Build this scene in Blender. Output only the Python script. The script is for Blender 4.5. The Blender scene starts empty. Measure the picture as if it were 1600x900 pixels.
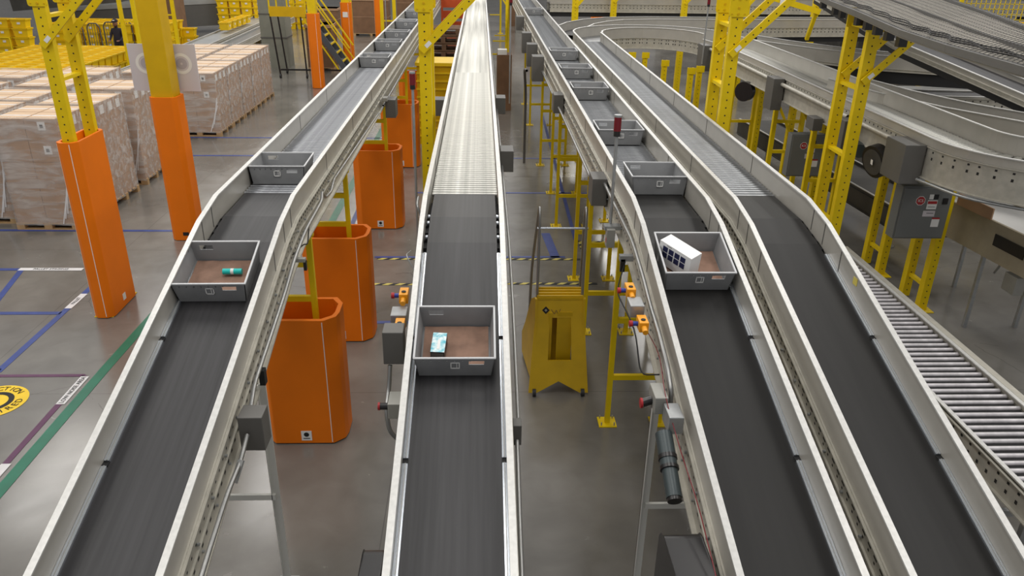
import bpy, math, random
from mathutils import Vector, Matrix, noise
random.seed(7)
S = bpy.context.scene
COL = S.collection
R = math.radians

# ---------------------------------------------------------------- camera, world, light
cam = bpy.data.cameras.new('camera'); cam.sensor_width = 36; cam.lens = 1212/1600*36
cam.clip_end = 300
co = bpy.data.objects.new('camera', cam); COL.objects.link(co); S.camera = co
_p, _y, _r = R(24.35), R(2.54), R(1.1)
F = Vector((math.sin(_y)*math.cos(_p), math.cos(_y)*math.cos(_p), -math.sin(_p)))
X0 = Vector((math.cos(_y), -math.sin(_y), 0)); U0 = X0.cross(F)
X1 = X0*math.cos(_r)+U0*math.sin(_r); U1 = -X0*math.sin(_r)+U0*math.cos(_r)
co.matrix_world = Matrix(((X1.x, U1.x, -F.x, 0), (X1.y, U1.y, -F.y, 0), (X1.z, U1.z, -F.z, 5.0), (0, 0, 0, 1)))
S.view_settings.view_transform = 'Standard'; S.view_settings.look = 'None'
S.view_settings.exposure = 0.0; S.view_settings.gamma = 1.0; S.view_settings.use_curve_mapping = False
w = bpy.data.worlds.new('world'); S.world = w; w.use_nodes = True
w.node_tree.nodes['Background'].inputs[0].default_value = (.98, .98, 1.0, 1)
w.node_tree.nodes['Background'].inputs[1].default_value = 0.42
def lamp(x, y, z, sx, sy, e, name='high_bay_light', rot=None):
    l = bpy.data.lights.new(name, 'AREA'); l.shape = 'RECTANGLE'; l.size = sx; l.size_y = sy; l.energy = e
    l.color = (1, .97, .92)
    o = bpy.data.objects.new(name, l); COL.objects.link(o); o.location = (x, y, z)
    if rot: o.rotation_euler = rot
for yy in (4, 12, 20, 28, 38, 50):
    for xx in (-13, -6.2, -0.2, 6.2, 13):
        lamp(xx, yy, 10.5, 1.8, 5.0, 200 if yy < 32 else 330)

# ---------------------------------------------------------------- helpers
def lin(c):
    return tuple((v/12.92 if v <= .04045 else ((v+.055)/1.055)**2.4) for v in (x/255 for x in c))
MATS = {}
def mat(name, rgb, rough=.5, metal=0., var=0., scale=4., var2=None, bump=0., coat=0., emis=0., stretch=None, alpha=1.):
    m = bpy.data.materials.new(name); m.use_nodes = True; nt = m.node_tree; b = nt.nodes['Principled BSDF']
    c = lin(rgb); b.inputs['Base Color'].default_value = (*c, 1)
    b.inputs['Roughness'].default_value = rough; b.inputs['Metallic'].default_value = metal
    b.inputs['Coat Weight'].default_value = coat; b.inputs['Alpha'].default_value = alpha
    if var or bump:
        tc = nt.nodes.new('ShaderNodeTexCoord'); mp = nt.nodes.new('ShaderNodeMapping')
        nt.links.new(tc.outputs['Object'], mp.inputs[0])
        if stretch: mp.inputs['Scale'].default_value = stretch
        n = nt.nodes.new('ShaderNodeTexNoise'); n.inputs['Scale'].default_value = scale; n.inputs['Detail'].default_value = 6
        nt.links.new(mp.outputs[0], n.inputs[0])
        if var:
            r = nt.nodes.new('ShaderNodeValToRGB'); d = lin(var2) if var2 else tuple(v*(1-var) for v in c)
            r.color_ramp.elements[0].position = .35; r.color_ramp.elements[1].position = .65
            r.color_ramp.elements[0].color = (*d, 1); r.color_ramp.elements[1].color = (*c, 1)
            nt.links.new(n.outputs[0], r.inputs[0]); nt.links.new(r.outputs[0], b.inputs['Base Color'])
        if bump:
            bp = nt.nodes.new('ShaderNodeBump'); bp.inputs['Strength'].default_value = bump
            nt.links.new(n.outputs[0], bp.inputs['Height']); nt.links.new(bp.outputs[0], b.inputs['Normal'])
    if emis:
        b.inputs['Emission Color'].default_value = (*c, 1); b.inputs['Emission Strength'].default_value = emis
    if name in ('orange', 'yellow', 'yellowdeep', 'beltdark'): b.inputs['Specular IOR Level'].default_value = .3
    MATS[name] = m; return m
mat('flange', (212, 211, 207), .4, .3, .12, 30)
mat('guard', (178, 174, 165), .34, .15, .10, 3)
mat('guardgrey', (166, 167, 165), .35, .2, .10, 3)
mat('frame', (190, 186, 174), .45, .25, .18, 9)
mat('strip', (206, 212, 220), .22, .85)
mat('dark', (26, 26, 27), .7)
mat('hole', (34, 32, 30), .8)
mat('belt', (54, 53, 55), .5, 0, .42, 3, None, .02, stretch=(9, .1, 1))
mat('beltdark', (38, 37, 36), .52, 0, .2, 3, None, .02, stretch=(6, .1, 1))
mat('roller', (172, 174, 178), .36, .85, .35, 5, stretch=(2.4, .02, .02))
mat('rollerbright', (206, 205, 198), .42, .7, .42, 6, stretch=(1.7, .02, .02))
mat('rollerwhite', (214, 210, 212), .38, .35, .25, 5, stretch=(2, .02, .02))
mat('rollergrey', (148, 150, 152), .34, .85, .3, 5, stretch=(2.4, .02, .02))
mat('yellow', (232, 200, 10), .42, 0, .08, 6)
mat('yellowdeep', (214, 172, 10), .4, 0, .08, 4)
mat('totyellow', (244, 204, 12), .45, 0, .06, 4)
mat('orange', (240, 122, 4), .55, 0, .07, 2.2, None, .05)
mat('piping', (240, 226, 214), .5)
mat('tote', (142, 143, 144), .5, 0, .14, 6)
mat('toterim', (196, 197, 198), .45)
mat('white', (232, 231, 228), .5)
mat('whitebox', (240, 240, 238), .45)
mat('paper', (206, 200, 204), .55)
mat('paper2', (176, 170, 178), .35)
mat('liner', (148, 116, 98), .8, 0, .28, 9)
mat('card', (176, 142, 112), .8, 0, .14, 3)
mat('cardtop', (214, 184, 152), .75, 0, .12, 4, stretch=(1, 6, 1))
mat('carddark', (128, 96, 70), .8, 0, .2, 3)
mat('wood', (186, 152, 108), .75, 0, .25, 8, stretch=(1, 8, 1))
mat('woodold', (128, 98, 74), .8, 0, .3, 8)
mat('boxgrey', (94, 92, 88), .5, 0, .06, 6)
mat('boxlight', (158, 157, 150), .45, .2, .1, 6)
mat('legpaint', (212, 211, 204), .5)
mat('cabinet', (112, 114, 112), .45, 0, .05, 3)
mat('galv', (172, 174, 174), .35, .6, .15, 12)
mat('conduit', (150, 150, 148), .3, .7)
mat('black', (30, 28, 28), .32)
mat('rubber', (38, 38, 40), .6)
mat('motor', (58, 68, 70), .4, .1)
mat('red', (168, 30, 36), .4)
mat('blue', (40, 60, 150), .4)
mat('orangebox', (236, 158, 20), .4)
mat('beacon', (112, 14, 26), .2)
mat('teal', (24, 190, 182), .3)
mat('tealbox', (70, 178, 196), .35, 0, .5, 28, (226, 240, 240))
mat('navy', (40, 44, 80), .4)
mat('tapeblue', (52, 72, 142), .45, 0, .25, 7)
mat('tapegreen', (14, 112, 84), .4, 0, .2, 5)
mat('tapepurple', (98, 52, 88), .5, 0, .2, 7)
mat('tapewhite', (226, 224, 224), .5, 0, .08, 9)
mat('tapeyellow', (206, 190, 92), .5)
mat('signyellow', (244, 204, 20), .45, 0, .08, 9)
mat('ladderyel', (212, 172, 14), .45, 0, .14, 4)
mat('skin', (150, 104, 80), .6)
mat('cloth', (38, 34, 44), .85)
mat('concretecol', (134, 134, 122), .6, .1, .12, 3)
mat('darkmachine', (82, 80, 76), .55, .2, .3, 2)
mat('beige', (172, 162, 140), .5, .1, .12, 5)
mat('net', (40, 38, 36), .8)
mat('netpanel', (164, 158, 146), .6, .1, .08, 3)
mat('stepgrey', (74, 78, 84), .6)
mat('wallgrey', (176, 176, 174), .8)
mat('redcart', (196, 76, 22), .5, 0, .1, 4)
# stretch film: a thin clear shell with cloudy folds
def film():
    m = bpy.data.materials.new('film'); m.use_nodes = True; nt = m.node_tree; b = nt.nodes['Principled BSDF']
    b.inputs['Base Color'].default_value = (.74, .72, .70, 1); b.inputs['Roughness'].default_value = .28
    tc = nt.nodes.new('ShaderNodeTexCoord'); mp = nt.nodes.new('ShaderNodeMapping'); mp.inputs['Scale'].default_value = (.7, 3.0, 3.4)
    mp.inputs['Rotation'].default_value = (.12, .2, 0)
    n = nt.nodes.new('ShaderNodeTexNoise'); n.inputs['Scale'].default_value = 2.6; n.inputs['Detail'].default_value = 9
    n.inputs['Distortion'].default_value = .7
    r = nt.nodes.new('ShaderNodeMapRange'); r.inputs[1].default_value = .38; r.inputs[2].default_value = .72; r.inputs[3].default_value = .14; r.inputs[4].default_value = .62
    nt.links.new(tc.outputs['Object'], mp.inputs[0]); nt.links.new(mp.outputs[0], n.inputs[0])
    nt.links.new(n.outputs[0], r.inputs[0]); nt.links.new(r.outputs[0], b.inputs['Alpha'])
    bp = nt.nodes.new('ShaderNodeBump'); bp.inputs['Strength'].default_value = .5
    nt.links.new(n.outputs[0], bp.inputs['Height']); nt.links.new(bp.outputs[0], b.inputs['Normal'])
    MATS['film'] = m
film()
def floor_mat():
    m = bpy.data.materials.new('concrete'); m.use_nodes = True; nt = m.node_tree; N = nt.nodes; L = nt.links; b = N['Principled BSDF']
    tc = N.new('ShaderNodeTexCoord')
    def ns(s, d, dist=0):
        n = N.new('ShaderNodeTexNoise'); n.inputs['Scale'].default_value = s; n.inputs['Detail'].default_value = d
        n.inputs['Distortion'].default_value = dist; L.new(tc.outputs['Object'], n.inputs[0]); return n
    n1, n2, n3 = ns(.45, 6, .4), ns(2.6, 9, .8), ns(30, 3)
    r1 = N.new('ShaderNodeValToRGB'); e = r1.color_ramp.elements
    e[0].position, e[1].position = .3, .7; e[0].color = (*lin((100, 97, 92)), 1); e[1].color = (*lin((135, 131, 124)), 1)
    L.new(n1.outputs[0], r1.inputs[0])
    mx = N.new('ShaderNodeMix'); mx.data_type = 'RGBA'; mx.blend_type = 'MULTIPLY'; mx.inputs[0].default_value = .75
    r2 = N.new('ShaderNodeValToRGB'); e = r2.color_ramp.elements; e[0].position, e[1].position = .2, .8
    e[0].color = (.72, .71, .70, 1); e[1].color = (1, 1, 1, 1)
    L.new(n2.outputs[0], r2.inputs[0]); L.new(r1.outputs[0], mx.inputs[6]); L.new(r2.outputs[0], mx.inputs[7])
    # saw-cut joints every few metres and fine wandering cracks
    sp = N.new('ShaderNodeSeparateXYZ'); L.new(tc.outputs['Object'], sp.inputs[0])
    def joint(axis, per, off):
        a = N.new('ShaderNodeMath'); a.operation = 'ADD'; a.inputs[1].default_value = off; L.new(sp.outputs[axis], a.inputs[0])
        q = N.new('ShaderNodeMath'); q.operation = 'PINGPONG'; q.inputs[1].default_value = per/2; L.new(a.outputs[0], q.inputs[0])
        c = N.new('ShaderNodeMath'); c.operation = 'LESS_THAN'; c.inputs[1].default_value = .006; L.new(q.outputs[0], c.inputs[0]); return c
    j1, j2 = joint(0, 5.2, .9), joint(1, 4.6, 1.2)
    v = N.new('ShaderNodeTexVoronoi'); v.feature = 'DISTANCE_TO_EDGE'; v.inputs['Scale'].default_value = .38
    nd = ns(3, 4); mm = N.new('ShaderNodeMix'); mm.data_type = 'VECTOR'; mm.inputs[0].default_value = .12
    L.new(tc.outputs['Object'], mm.inputs[4]); L.new(nd.outputs[1], mm.inputs[5]); L.new(mm.outputs[1], v.inputs[0])
    cr = N.new('ShaderNodeMath'); cr.operation = 'LESS_THAN'; cr.inputs[1].default_value = .0018; L.new(v.outputs[0], cr.inputs[0])
    n4 = ns(.8, 5, .5); g4 = N.new('ShaderNodeMath'); g4.operation = 'GREATER_THAN'; g4.inputs[1].default_value = .56; L.new(n4.outputs[0], g4.inputs[0])
    c2 = N.new('ShaderNodeMath'); c2.operation = 'MULTIPLY'; L.new(cr.outputs[0], c2.inputs[0]); L.new(g4.outputs[0], c2.inputs[1]); cr = c2
    s = N.new('ShaderNodeMath'); s.operation = 'MAXIMUM'; L.new(j1.outputs[0], s.inputs[0]); L.new(j2.outputs[0], s.inputs[1])
    s2 = N.new('ShaderNodeMath'); s2.operation = 'MAXIMUM'; L.new(s.outputs[0], s2.inputs[0]); L.new(cr.outputs[0], s2.inputs[1])
    f = N.new('ShaderNodeMath'); f.operation = 'MULTIPLY'; f.inputs[1].default_value = .4; L.new(s2.outputs[0], f.inputs[0])
    m2 = N.new('ShaderNodeMix'); m2.data_type = 'RGBA'; m2.inputs[7].default_value = (*lin((60, 57, 54)), 1)
    L.new(f.outputs[0], m2.inputs[0]); L.new(mx.outputs[2], m2.inputs[6]); L.new(m2.outputs[2], b.inputs['Base Color'])
    rr = N.new('ShaderNodeMapRange'); rr.inputs[3].default_value = .12; rr.inputs[4].default_value = .34
    L.new(n2.outputs[0], rr.inputs[0]); L.new(rr.outputs[0], b.inputs['Roughness'])
    bp = N.new('ShaderNodeBump'); bp.inputs['Strength'].default_value = .04; L.new(n3.outputs[0], bp.inputs['Height']); L.new(bp.outputs[0], b.inputs['Normal'])
    b.inputs['Coat Weight'].default_value = .35; b.inputs['Coat Roughness'].default_value = .12
    MATS['concrete'] = m
floor_mat()

WL = {}                                                   # world location of every empty or part
class MB:
    def __init__(s): s.v = []; s.f = []; s.m = []; s.names = []; s.sm = []
    def mi(s, m):
        if m not in s.names: s.names.append(m)
        return s.names.index(m)
    def add(s, vs, fs, m, smooth=False):
        o = len(s.v); s.v += [Vector(p) for p in vs]; i = s.mi(m)
        for f in fs: s.f.append([o+k for k in f]); s.m.append(i); s.sm.append(smooth)
        return s
    def box(s, x0, x1, y0, y1, z0, z1, m):
        vs = [(x, y, z) for z in (z0, z1) for y in (y0, y1) for x in (x0, x1)]
        return s.add(vs, [(0, 2, 3, 1), (4, 5, 7, 6), (0, 1, 5, 4), (2, 6, 7, 3), (0, 4, 6, 2), (1, 3, 7, 5)], m)
    def bar(s, a, b, w_, d_, m, up=(0, 0, 1)):
        a, b = Vector(a), Vector(b); t = (b-a).normalized(); up = Vector(up)
        if abs(t.dot(up)) > .99: up = Vector((0, 1, 0))
        r = t.cross(up).normalized(); u = r.cross(t)
        vs = [p+r*i*w_/2+u*j*d_/2 for p in (a, b) for j in (-1, 1) for i in (-1, 1)]
        return s.add(vs, [(0, 2, 3, 1), (4, 5, 7, 6), (0, 1, 5, 4), (2, 6, 7, 3), (0, 4, 6, 2), (1, 3, 7, 5)], m)
    def cyl(s, a, b, r0, m, n=12, r1=None, cap=True):
        a, b = Vector(a), Vector(b); t = (b-a).normalized(); q = Vector((0, 0, 1)) if abs(t.z) < .9 else Vector((1, 0, 0))
        r = t.cross(q).normalized(); u = r.cross(t); r1 = r0 if r1 is None else r1
        vs = [p+(r*math.cos(2*math.pi*k/n)+u*math.sin(2*math.pi*k/n))*rr for p, rr in ((a, r0), (b, r1)) for k in range(n)]
        s.add(vs, [(k, (k+1) % n, n+(k+1) % n, n+k) for k in range(n)], m, True)
        if cap: s.add(vs, [tuple(range(n-1, -1, -1)), tuple(range(n, 2*n))], m)
        return s
    def tube(s, pts, r, m, n=8):
        pts = [Vector(p) for p in pts]
        # round the corners a little
        q = [pts[0]]
        for i in range(1, len(pts)-1):
            a, b, c = pts[i-1], pts[i], pts[i+1]
            d = min((b-a).length, (c-b).length)*.35; p0 = b+(a-b).normalized()*d; p2 = b+(c-b).normalized()*d
            for k in range(5):
                t = k/4; q.append(p0*(1-t)**2+b*2*t*(1-t)+p2*t*t)
        q.append(pts[-1]); pts = q
        t0 = (pts[1]-pts[0]).normalized(); ref = Vector((0, 0, 1)) if abs(t0.z) < .9 else Vector((1, 0, 0))
        rings = []
        for i, p in enumerate(pts):
            t = (pts[min(i+1, len(pts)-1)]-pts[max(i-1, 0)]).normalized()
            x = t.cross(ref)
            if x.length < .05: x = t.cross(Vector((0, 1, 0)))
            x.normalize(); y = x.cross(t); ref = y
            rings += [p+(x*math.cos(2*math.pi*k/n)+y*math.sin(2*math.pi*k/n))*r for k in range(n)]
        fs = [(i*n+k, i*n+(k+1) % n, (i+1)*n+(k+1) % n, (i+1)*n+k) for i in range(len(pts)-1) for k in range(n)]
        s.add(rings, fs, m, True); return s
    def prism(s, poly, z0, z1, m, top=True, bot=True):
        n = len(poly); vs = [(x, y, z0) for x, y in poly]+[(x, y, z1) for x, y in poly]
        fs = [(k, (k+1) % n, n+(k+1) % n, n+k) for k in range(n)]
        if bot: fs.append(tuple(range(n-1, -1, -1)))
        if top: fs.append(tuple(range(n, 2*n)))
        return s.add(vs, fs, m)
    def sweep(s, path, sec, m, closed=True):
        """sweep a section [(side, up)] along path [(x,y,z)]; side is to the right of travel in plan"""
        path = [Vector(p) for p in path]; n = len(sec); vs = []
        for i, p in enumerate(path):
            a = path[max(i-1, 0)]; b = path[min(i+1, len(path)-1)]
            if 0 < i < len(path)-1:
                t1 = (p-a).normalized(); t2 = (b-p).normalized(); t = (t1+t2).normalized(); k = 1/max(.5, t.dot(t1))
            else: t = (b-a).normalized(); k = 1
            sd = Vector((t.y, -t.x, 0)); sd = sd.normalized() if sd.length > .01 else Vector((1, 0, 0))
            up = sd.cross(t).normalized()
            kz = k if abs(t.z) > .01 and abs(t.x) < .01 else 1; ks = k if kz == 1 else 1
            vs += [p+sd*q[0]*ks+up*q[1]*kz for q in sec]
        fs = []
        for i in range(len(path)-1):
            for k in range(n if closed else n-1):
                fs.append((i*n+k, (i+1)*n+k, (i+1)*n+(k+1) % n, i*n+(k+1) % n))
        if closed: fs += [tuple(range(n)), tuple((len(path)-1)*n+k for k in range(n-1, -1, -1))]
        return s.add(vs, fs, m)
    def xf(s, fn): s.v = [Vector(fn(p)) for p in s.v]; return s
    def build(s, name, parent=None, world=True, bevel=0):
        me = bpy.data.meshes.new(name); off = WL.get(parent.name, Vector()) if (parent and world) else Vector()
        me.from_pydata([p-off for p in s.v], [], s.f)
        for n in s.names: me.materials.append(MATS[n])
        for p, i, sm in zip(me.polygons, s.m, s.sm): p.material_index = i; p.use_smooth = sm
        me.update(); o = bpy.data.objects.new(name, me); COL.objects.link(o)
        if parent: o.parent = parent; WL[o.name] = off.copy()
        else: WL[o.name] = Vector()
        if bevel:
            b = o.modifiers.new('bevel', 'BEVEL'); b.width = bevel; b.segments = 2; b.limit_method = 'ANGLE'
        return o
def tag(o, label, cat, group=None, kind=None):
    o['label'] = label; o['category'] = cat
    if group: o['group'] = group
    if kind: o['kind'] = kind
    return o
def thing(name, label, cat, loc, group=None):
    o = bpy.data.objects.new(name, None); COL.objects.link(o); o.location = loc; o.empty_display_size = .2
    WL[o.name] = Vector(loc); return tag(o, label, cat, group)
def single(mb, name, label, cat, group=None, loc=None, bevel=0):
    o = mb.build(name, None, bevel=bevel)
    if loc:
        v = Vector(loc); o.data.transform(Matrix.Translation(-v)); o.location = v; WL[o.name] = v
    return tag(o, label, cat, group)
def copy_tree(o, parent=None):
    c = o.copy(); COL.objects.link(c); c.parent = parent
    for ch in list(o.children): copy_tree(ch, c)
    return c
def struct(mb, name): o = mb.build(name); o['kind'] = 'structure'; return o
def text(body, size, m, name, parent, loc, rot=(0, 0, 0), sx=1.):
    cu = bpy.data.curves.new('t', 'FONT'); cu.body = body; cu.size = size; cu.align_x = 'CENTER'; cu.align_y = 'CENTER'; cu.extrude = .001
    to = bpy.data.objects.new('t', cu); COL.objects.link(to); bpy.context.view_layer.update()
    me = bpy.data.meshes.new_from_object(to.evaluated_get(bpy.context.evaluated_depsgraph_get()))
    bpy.data.objects.remove(to); me.materials.clear(); me.materials.append(MATS[m])
    o = bpy.data.objects.new(name, me); COL.objects.link(o); o.parent = parent
    o.location = Vector(loc)-(WL.get(parent.name, Vector()) if parent else Vector()); o.rotation_euler = rot; o.scale = (sx, 1, 1); return o

# ---------------------------------------------------------------- floor and its markings
fl = struct(MB().box(-60, 60, -6, 92, -.2, 0, 'concrete'), 'floor')
struct(MB().box(-60, 60, 92, 92.3, 0, 12, 'wallgrey'), 'wall_back')
def tape(name, pts, wd, m, z=.002):
    pts = [Vector((x, y, z)) for x, y in pts]; b = MB()
    b.sweep(pts, [(-wd/2, 0), (wd/2, 0), (wd/2, .002), (-wd/2, .002)], m); return b.build(name, fl)
BL = 'tapeblue'
tape('blue_tape_line', [(-12, 13.54), (-5.02, 13.55)], .09, BL)
tape('blue_tape_line', [(-12, 11.72), (-6.6, 11.74)], .09, BL)
tape('blue_tape_line', [(-12, 10.12), (-5.98, 10.15)], .09, BL)
tape('blue_tape_line', [(-12, 8.52), (-5.94, 8.54)], .09, BL)
tape('blue_tape_line', [(-5.95, 8.5), (-5.96, 11.6)], .09, BL)
tape('blue_tape_line', [(-7.0, 10.15), (-7.35, 11.7)], .09, BL)
tape('blue_tape_line', [(-7.7, 20.7), (-2.6, 20.8)], .09, BL)
tape('blue_tape_line', [(-7.1, 18.85), (-2.6, 18.95)], .09, BL)
tape('blue_tape_line', [(-2.45, 10), (-2.42, 17)], .09, BL)
tape('blue_tape_line', [(-1.4, 15.95), (2.6, 15.99)], .08, BL)
tape('blue_tape_line', [(-1.4, 18.8), (2.6, 18.84)], .08, BL)
tape('blue_tape_line', [(-1.8, 12.3), (1.45, 12.33)], .07, BL)
tape('blue_tape_line', [(1.72, 13.2), (1.9, 24)], .07, BL)
tape('blue_tape_line', [(1.2, 13.5), (1.28, 12.3)], .16, BL)
tape('blue_tape_line', [(-1.6, 9.85), (-.9, 9.86)], .08, BL)
tape('purple_tape_line', [(-12, 8.38), (-4.86, 8.42)], .06, 'tapepurple')
tape('purple_tape_line', [(-4.86, 8.42), (-4.83, 2)], .07, 'tapepurple')
tape('green_tape_line', [(-4.66, 2), (-4.68, 8.6), (-4.62, 13.9)], .13, 'tapegreen')
tape('green_tape_line', [(-2.84, 13.2), (-2.76, 24)], .14, 'tapegreen')
for (x0, x1, y) in ((-1.75, -.9, 12.22), (.4, 1.8, 12.22), (-1.75, -.9, 11.17), (.4, 1.85, 11.2), (1.75, 3.1, 13.06)):
    b = MB(); n = int((x1-x0)/.2)
    for k in range(n):
        a = x0+k*.2
        b.add([(a, y-.035, .005), (a+.1, y-.035, .005), (a+.18, y+.035, .005), (a+.08, y+.035, .005)], [(0, 1, 2, 3)], 'tapeyellow')
    b.box(x0, x1, y-.035, y+.035, .001, .0045, 'dark'); b.build('hazard_tape_line', fl)
b = MB()
for k in range(5):
    a = 12.25+k*.17; b.add([(1.76, a, .005), (1.86, a+.06, .005), (1.86, a+.14, .005), (1.76, a+.08, .005)], [(0, 1, 2, 3)], 'tapeyellow')
b.box(1.76, 1.86, 12.22, 13.1, .001, .0045, 'dark'); b.build('hazard_tape_line', fl)
# lettered tape labels
for (x, y, ln, txt, rot) in ((-4.84, 8.08, .62, 'LOW NOISE AREA', R(90)), (-4.84, 6.35, .62, 'SHARED', R(90)), (-6.9, 11.74, 1.0, 'PALLET STAGING', 0), (-5.95, 10.55, .5, 'PALLET', R(90))):
    if rot: b = MB().box(x-.05, x+.05, y-ln/2, y+ln/2, .004, .007, 'tapewhite')
    else: b = MB().box(x-ln/2, x+ln/2, y-.05, y+.05, .004, .007, 'tapewhite')
    o = b.build('tape_label', fl); text(txt, .075, 'dark', 'lettering', o, (x, y, .009), (0, 0, rot), .95)
# round floor sign
b = MB(); cx, cy, rr = -5.62, 7.83, .36
def disc(b, cx, cy, r0, r1, z, m, n=40):
    vs = [(cx+r*math.cos(2*math.pi*k/n), cy+r*math.sin(2*math.pi*k/n), z) for r in (r0, r1) for k in range(n)]
    b.add(vs, [(k, n+k, n+(k+1) % n, (k+1) % n) for k in range(n)], m)
disc(b, cx, cy, .0, rr, .004, 'signyellow'); disc(b, cx, cy, .15, .21, .006, 'dark'); disc(b, cx, cy, 0, .06, .006, 'dark')
o = b.build('round_floor_sign', fl)
for txt, a0, a1 in (('ACTION', 118, 50), ('REQUIRED', 248, 364)):
    for k, ch in enumerate(txt):
        a = R(a0+(a1-a0)*k/(len(txt)-1)); rot = a-R(90) if txt == 'ACTION' else a+R(90)
        text(ch, .11, 'dark', 'lettering', o, (cx+.28*math.cos(a), cy+.28*math.sin(a), .007), (0, 0, rot))

# ---------------------------------------------------------------- conveyors
GH = .20                                                  # guard above the carrying surface
K1, K2, SL = 6.75, 6.28, .28
def zb(y):                                                # carrying height of the four main lines
    if y >= K1: return 2.65
    if y >= K2: return 2.65-(K1-y)*.145
    return 2.58185-(K2-y)*SL
def prof(x, y0, y1, dz=0):
    ys = [y0]+[k for k in (K2, K1) if y0 < k < y1]+[y1]
    return [(x, y, zb(y)+dz) for y in ys]
def sec_box(a, b, c, d): return [(a, c), (b, c), (b, d), (a, d)]
def rollers(root, xs, y0, y1, z, m, pitch=.075, r=.025, parts=100):
    x0, x1 = xs; n = int((y1-y0)/pitch); src = None; rest = MB()
    for k in range(n):
        y = y0+k*pitch
        if k < parts:
            if src is None:
                src = MB().cyl((x0, 0, 0), (x1, 0, 0), r, m, 10).build('roller', root, False); src.location = Vector((0, y, z))-WL[root.name]
            else:
                c = src.copy(); COL.objects.link(c); c.location = Vector((0, y, z))-WL[root.name]
        else: rest.cyl((x0, y, z), (x1, y, z), r, m, 6, cap=False)
    if rest.v: o = rest.build('roller', root); o['kind'] = 'stuff'
def main_line(label, xc, side, yend, m_roll, wheels=False, mb='belt'):
    """side: which outer face carries slots and bolts (+1 right, -1 left)"""
    root = thing('belt_conveyor', label, 'conveyor', (xc, 7.45, 0)); hw = .340; y0 = 2.2
    for sg in (-1, 1):
        g = MB(); X = xc+sg*hw
        g.sweep(prof(X, y0, yend), sec_box(-.006, .006, -.02, GH), 'guard')
        for yj in [8.3+1.9*k for k in range(12) if 8.3+1.9*k < yend]+[6.55, 6.28, 5.9]:
            z = zb(yj); g.box(X-.009, X+.009, yj-.006, yj+.006, z-.0, z+GH-.01, 'boxgrey')
        gg = g.build('side_guard', root)
        MB().sweep(prof(X, y0, yend), sec_box(-.021, .021, GH, GH+.012), 'flange').build('top_flange', gg)
        f = MB(); Xo = X+sg*.012
        f.sweep(prof(Xo, y0, yend), sec_box(-.006, .006, -.30, 0), 'frame')
        f.sweep(prof(Xo+sg*.02, y0, yend), sec_box(-.02, .02, -.305, -.292), 'frame')
        f.sweep(prof(Xo+sg*.012, y0, yend), sec_box(-.012, .012, -.02, -.008), 'frame')
        f.sweep(prof(Xo+sg*.012, y0, yend), sec_box(-.010, .010, -.14, -.13), 'frame')
        y = 2.3
        while y < min(yend, 24):                           # punched slots and bolt heads
            for dz, hl, hh in ((-.055, .022, .012), (-.095, .009, .008), (-.20, .014, .010)):
                if dz == -.19 and int(y*10) % 3: continue
                z = zb(y)+dz; xo = Xo+sg*.0065
                f.add([(xo, y-hl, z-hh-(SL*hl if y < K2 else 0)), (xo, y+hl, z-hh+(SL*hl if y < K2 else 0)), (xo, y+hl, z+hh+(SL*hl if y < K2 else 0)), (xo, y-hl, z+hh-(SL*hl if y < K2 else 0))], [(0, 1, 2, 3)], 'hole')
            y += .085 if y < 12 else .17
        y = 2.35
        while y < 14:
            z = zb(y)-.11; f.cyl((Xo, y, z), (Xo+sg*.022, y, z), .011, 'galv', 6); f.cyl((Xo, y+.05, z-.1), (Xo+sg*.02, y+.05, z-.1), .010, 'galv', 6); y += .31
        f.build('side_frame', root)
        # slider strips beside the belt with gaps at their joints
        st = MB()
        for a, b_ in ((2.2, 2.93), (2.97, 4.02), (4.06, 5.10), (5.14, 6.12)):
            st.sweep(prof(xc+sg*.315, a, b_, .006), sec_box(-.017, .017, -.02, .012), 'strip')
            st.sweep(prof(xc+sg*.312, a, b_, .006), sec_box(-.003, .003, .012, .018), 'guardgrey')
        for a in (2.95, 4.04, 5.12): z = zb(a); st.box(xc+sg*.315-.02, xc+sg*.315+.02, a-.022, a+.022, z-.03, z+.012, 'dark')
        st.build('slider_strip', root)
        wm = MB(); 
        for k in range(6):
            y = 6.12+k*.13; z = zb(y)
            if wheels and k not in (1, 3): wm.cyl((xc+sg*.303, y, z-.0), (xc+sg*.322, y, z-.0), .02, 'strip', 10)
            wm.box(xc+sg*.315-.02, xc+sg*.315+.02, y-.02, y+.11, z-.05, z-.02, 'dark')
        wm.build('edge_wheels', root)
    MB().sweep(prof(xc, y0, 7.45), sec_box(-.30, .30, -.012, .004), mb).build('belt', root)
    MB().cyl((xc-.3, 7.43, 2.616), (xc+.3, 7.43, 2.616), .04, mb, 16).build('belt_pulley', root)
    MB().sweep(prof(xc, y0, 7.5, -.12), sec_box(-.34, .34, -.01, .01), 'dark').build('return_pan', root)
    b = MB(); y = 8.1
    while y < min(yend, 60): b.bar((xc-.36, y, 2.38), (xc+.36, y, 2.38), .04, .06, 'frame'); y += 1.5
    b.build('cross_members', root)
    rollers(root, (xc-.325, xc+.325), 7.51, yend, 2.629, m_roll, .0762, .021)
    MB().box(xc-.33, xc+.33, 7.6, yend, 2.50, 2.51, 'dark').build('drive_pan', root)
    return root
C1 = main_line('leftmost belt and roller conveyor, passing the orange octagonal guards', -2.02, 1, 62, 'roller')
C2 = main_line('centre belt and roller conveyor with one tote holding a teal box', -.16, 1, 66, 'rollerbright', True)
C3 = main_line('conveyor carrying a row of grey totes, right of the yellow step ladder', 1.73, -1, 44, 'rollergrey', mb='beltdark')
C4 = main_line('empty belt conveyor at the right, fed by the curved conveyor', 2.67, 1, 20.3, 'rollergrey', mb='beltdark')

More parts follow.
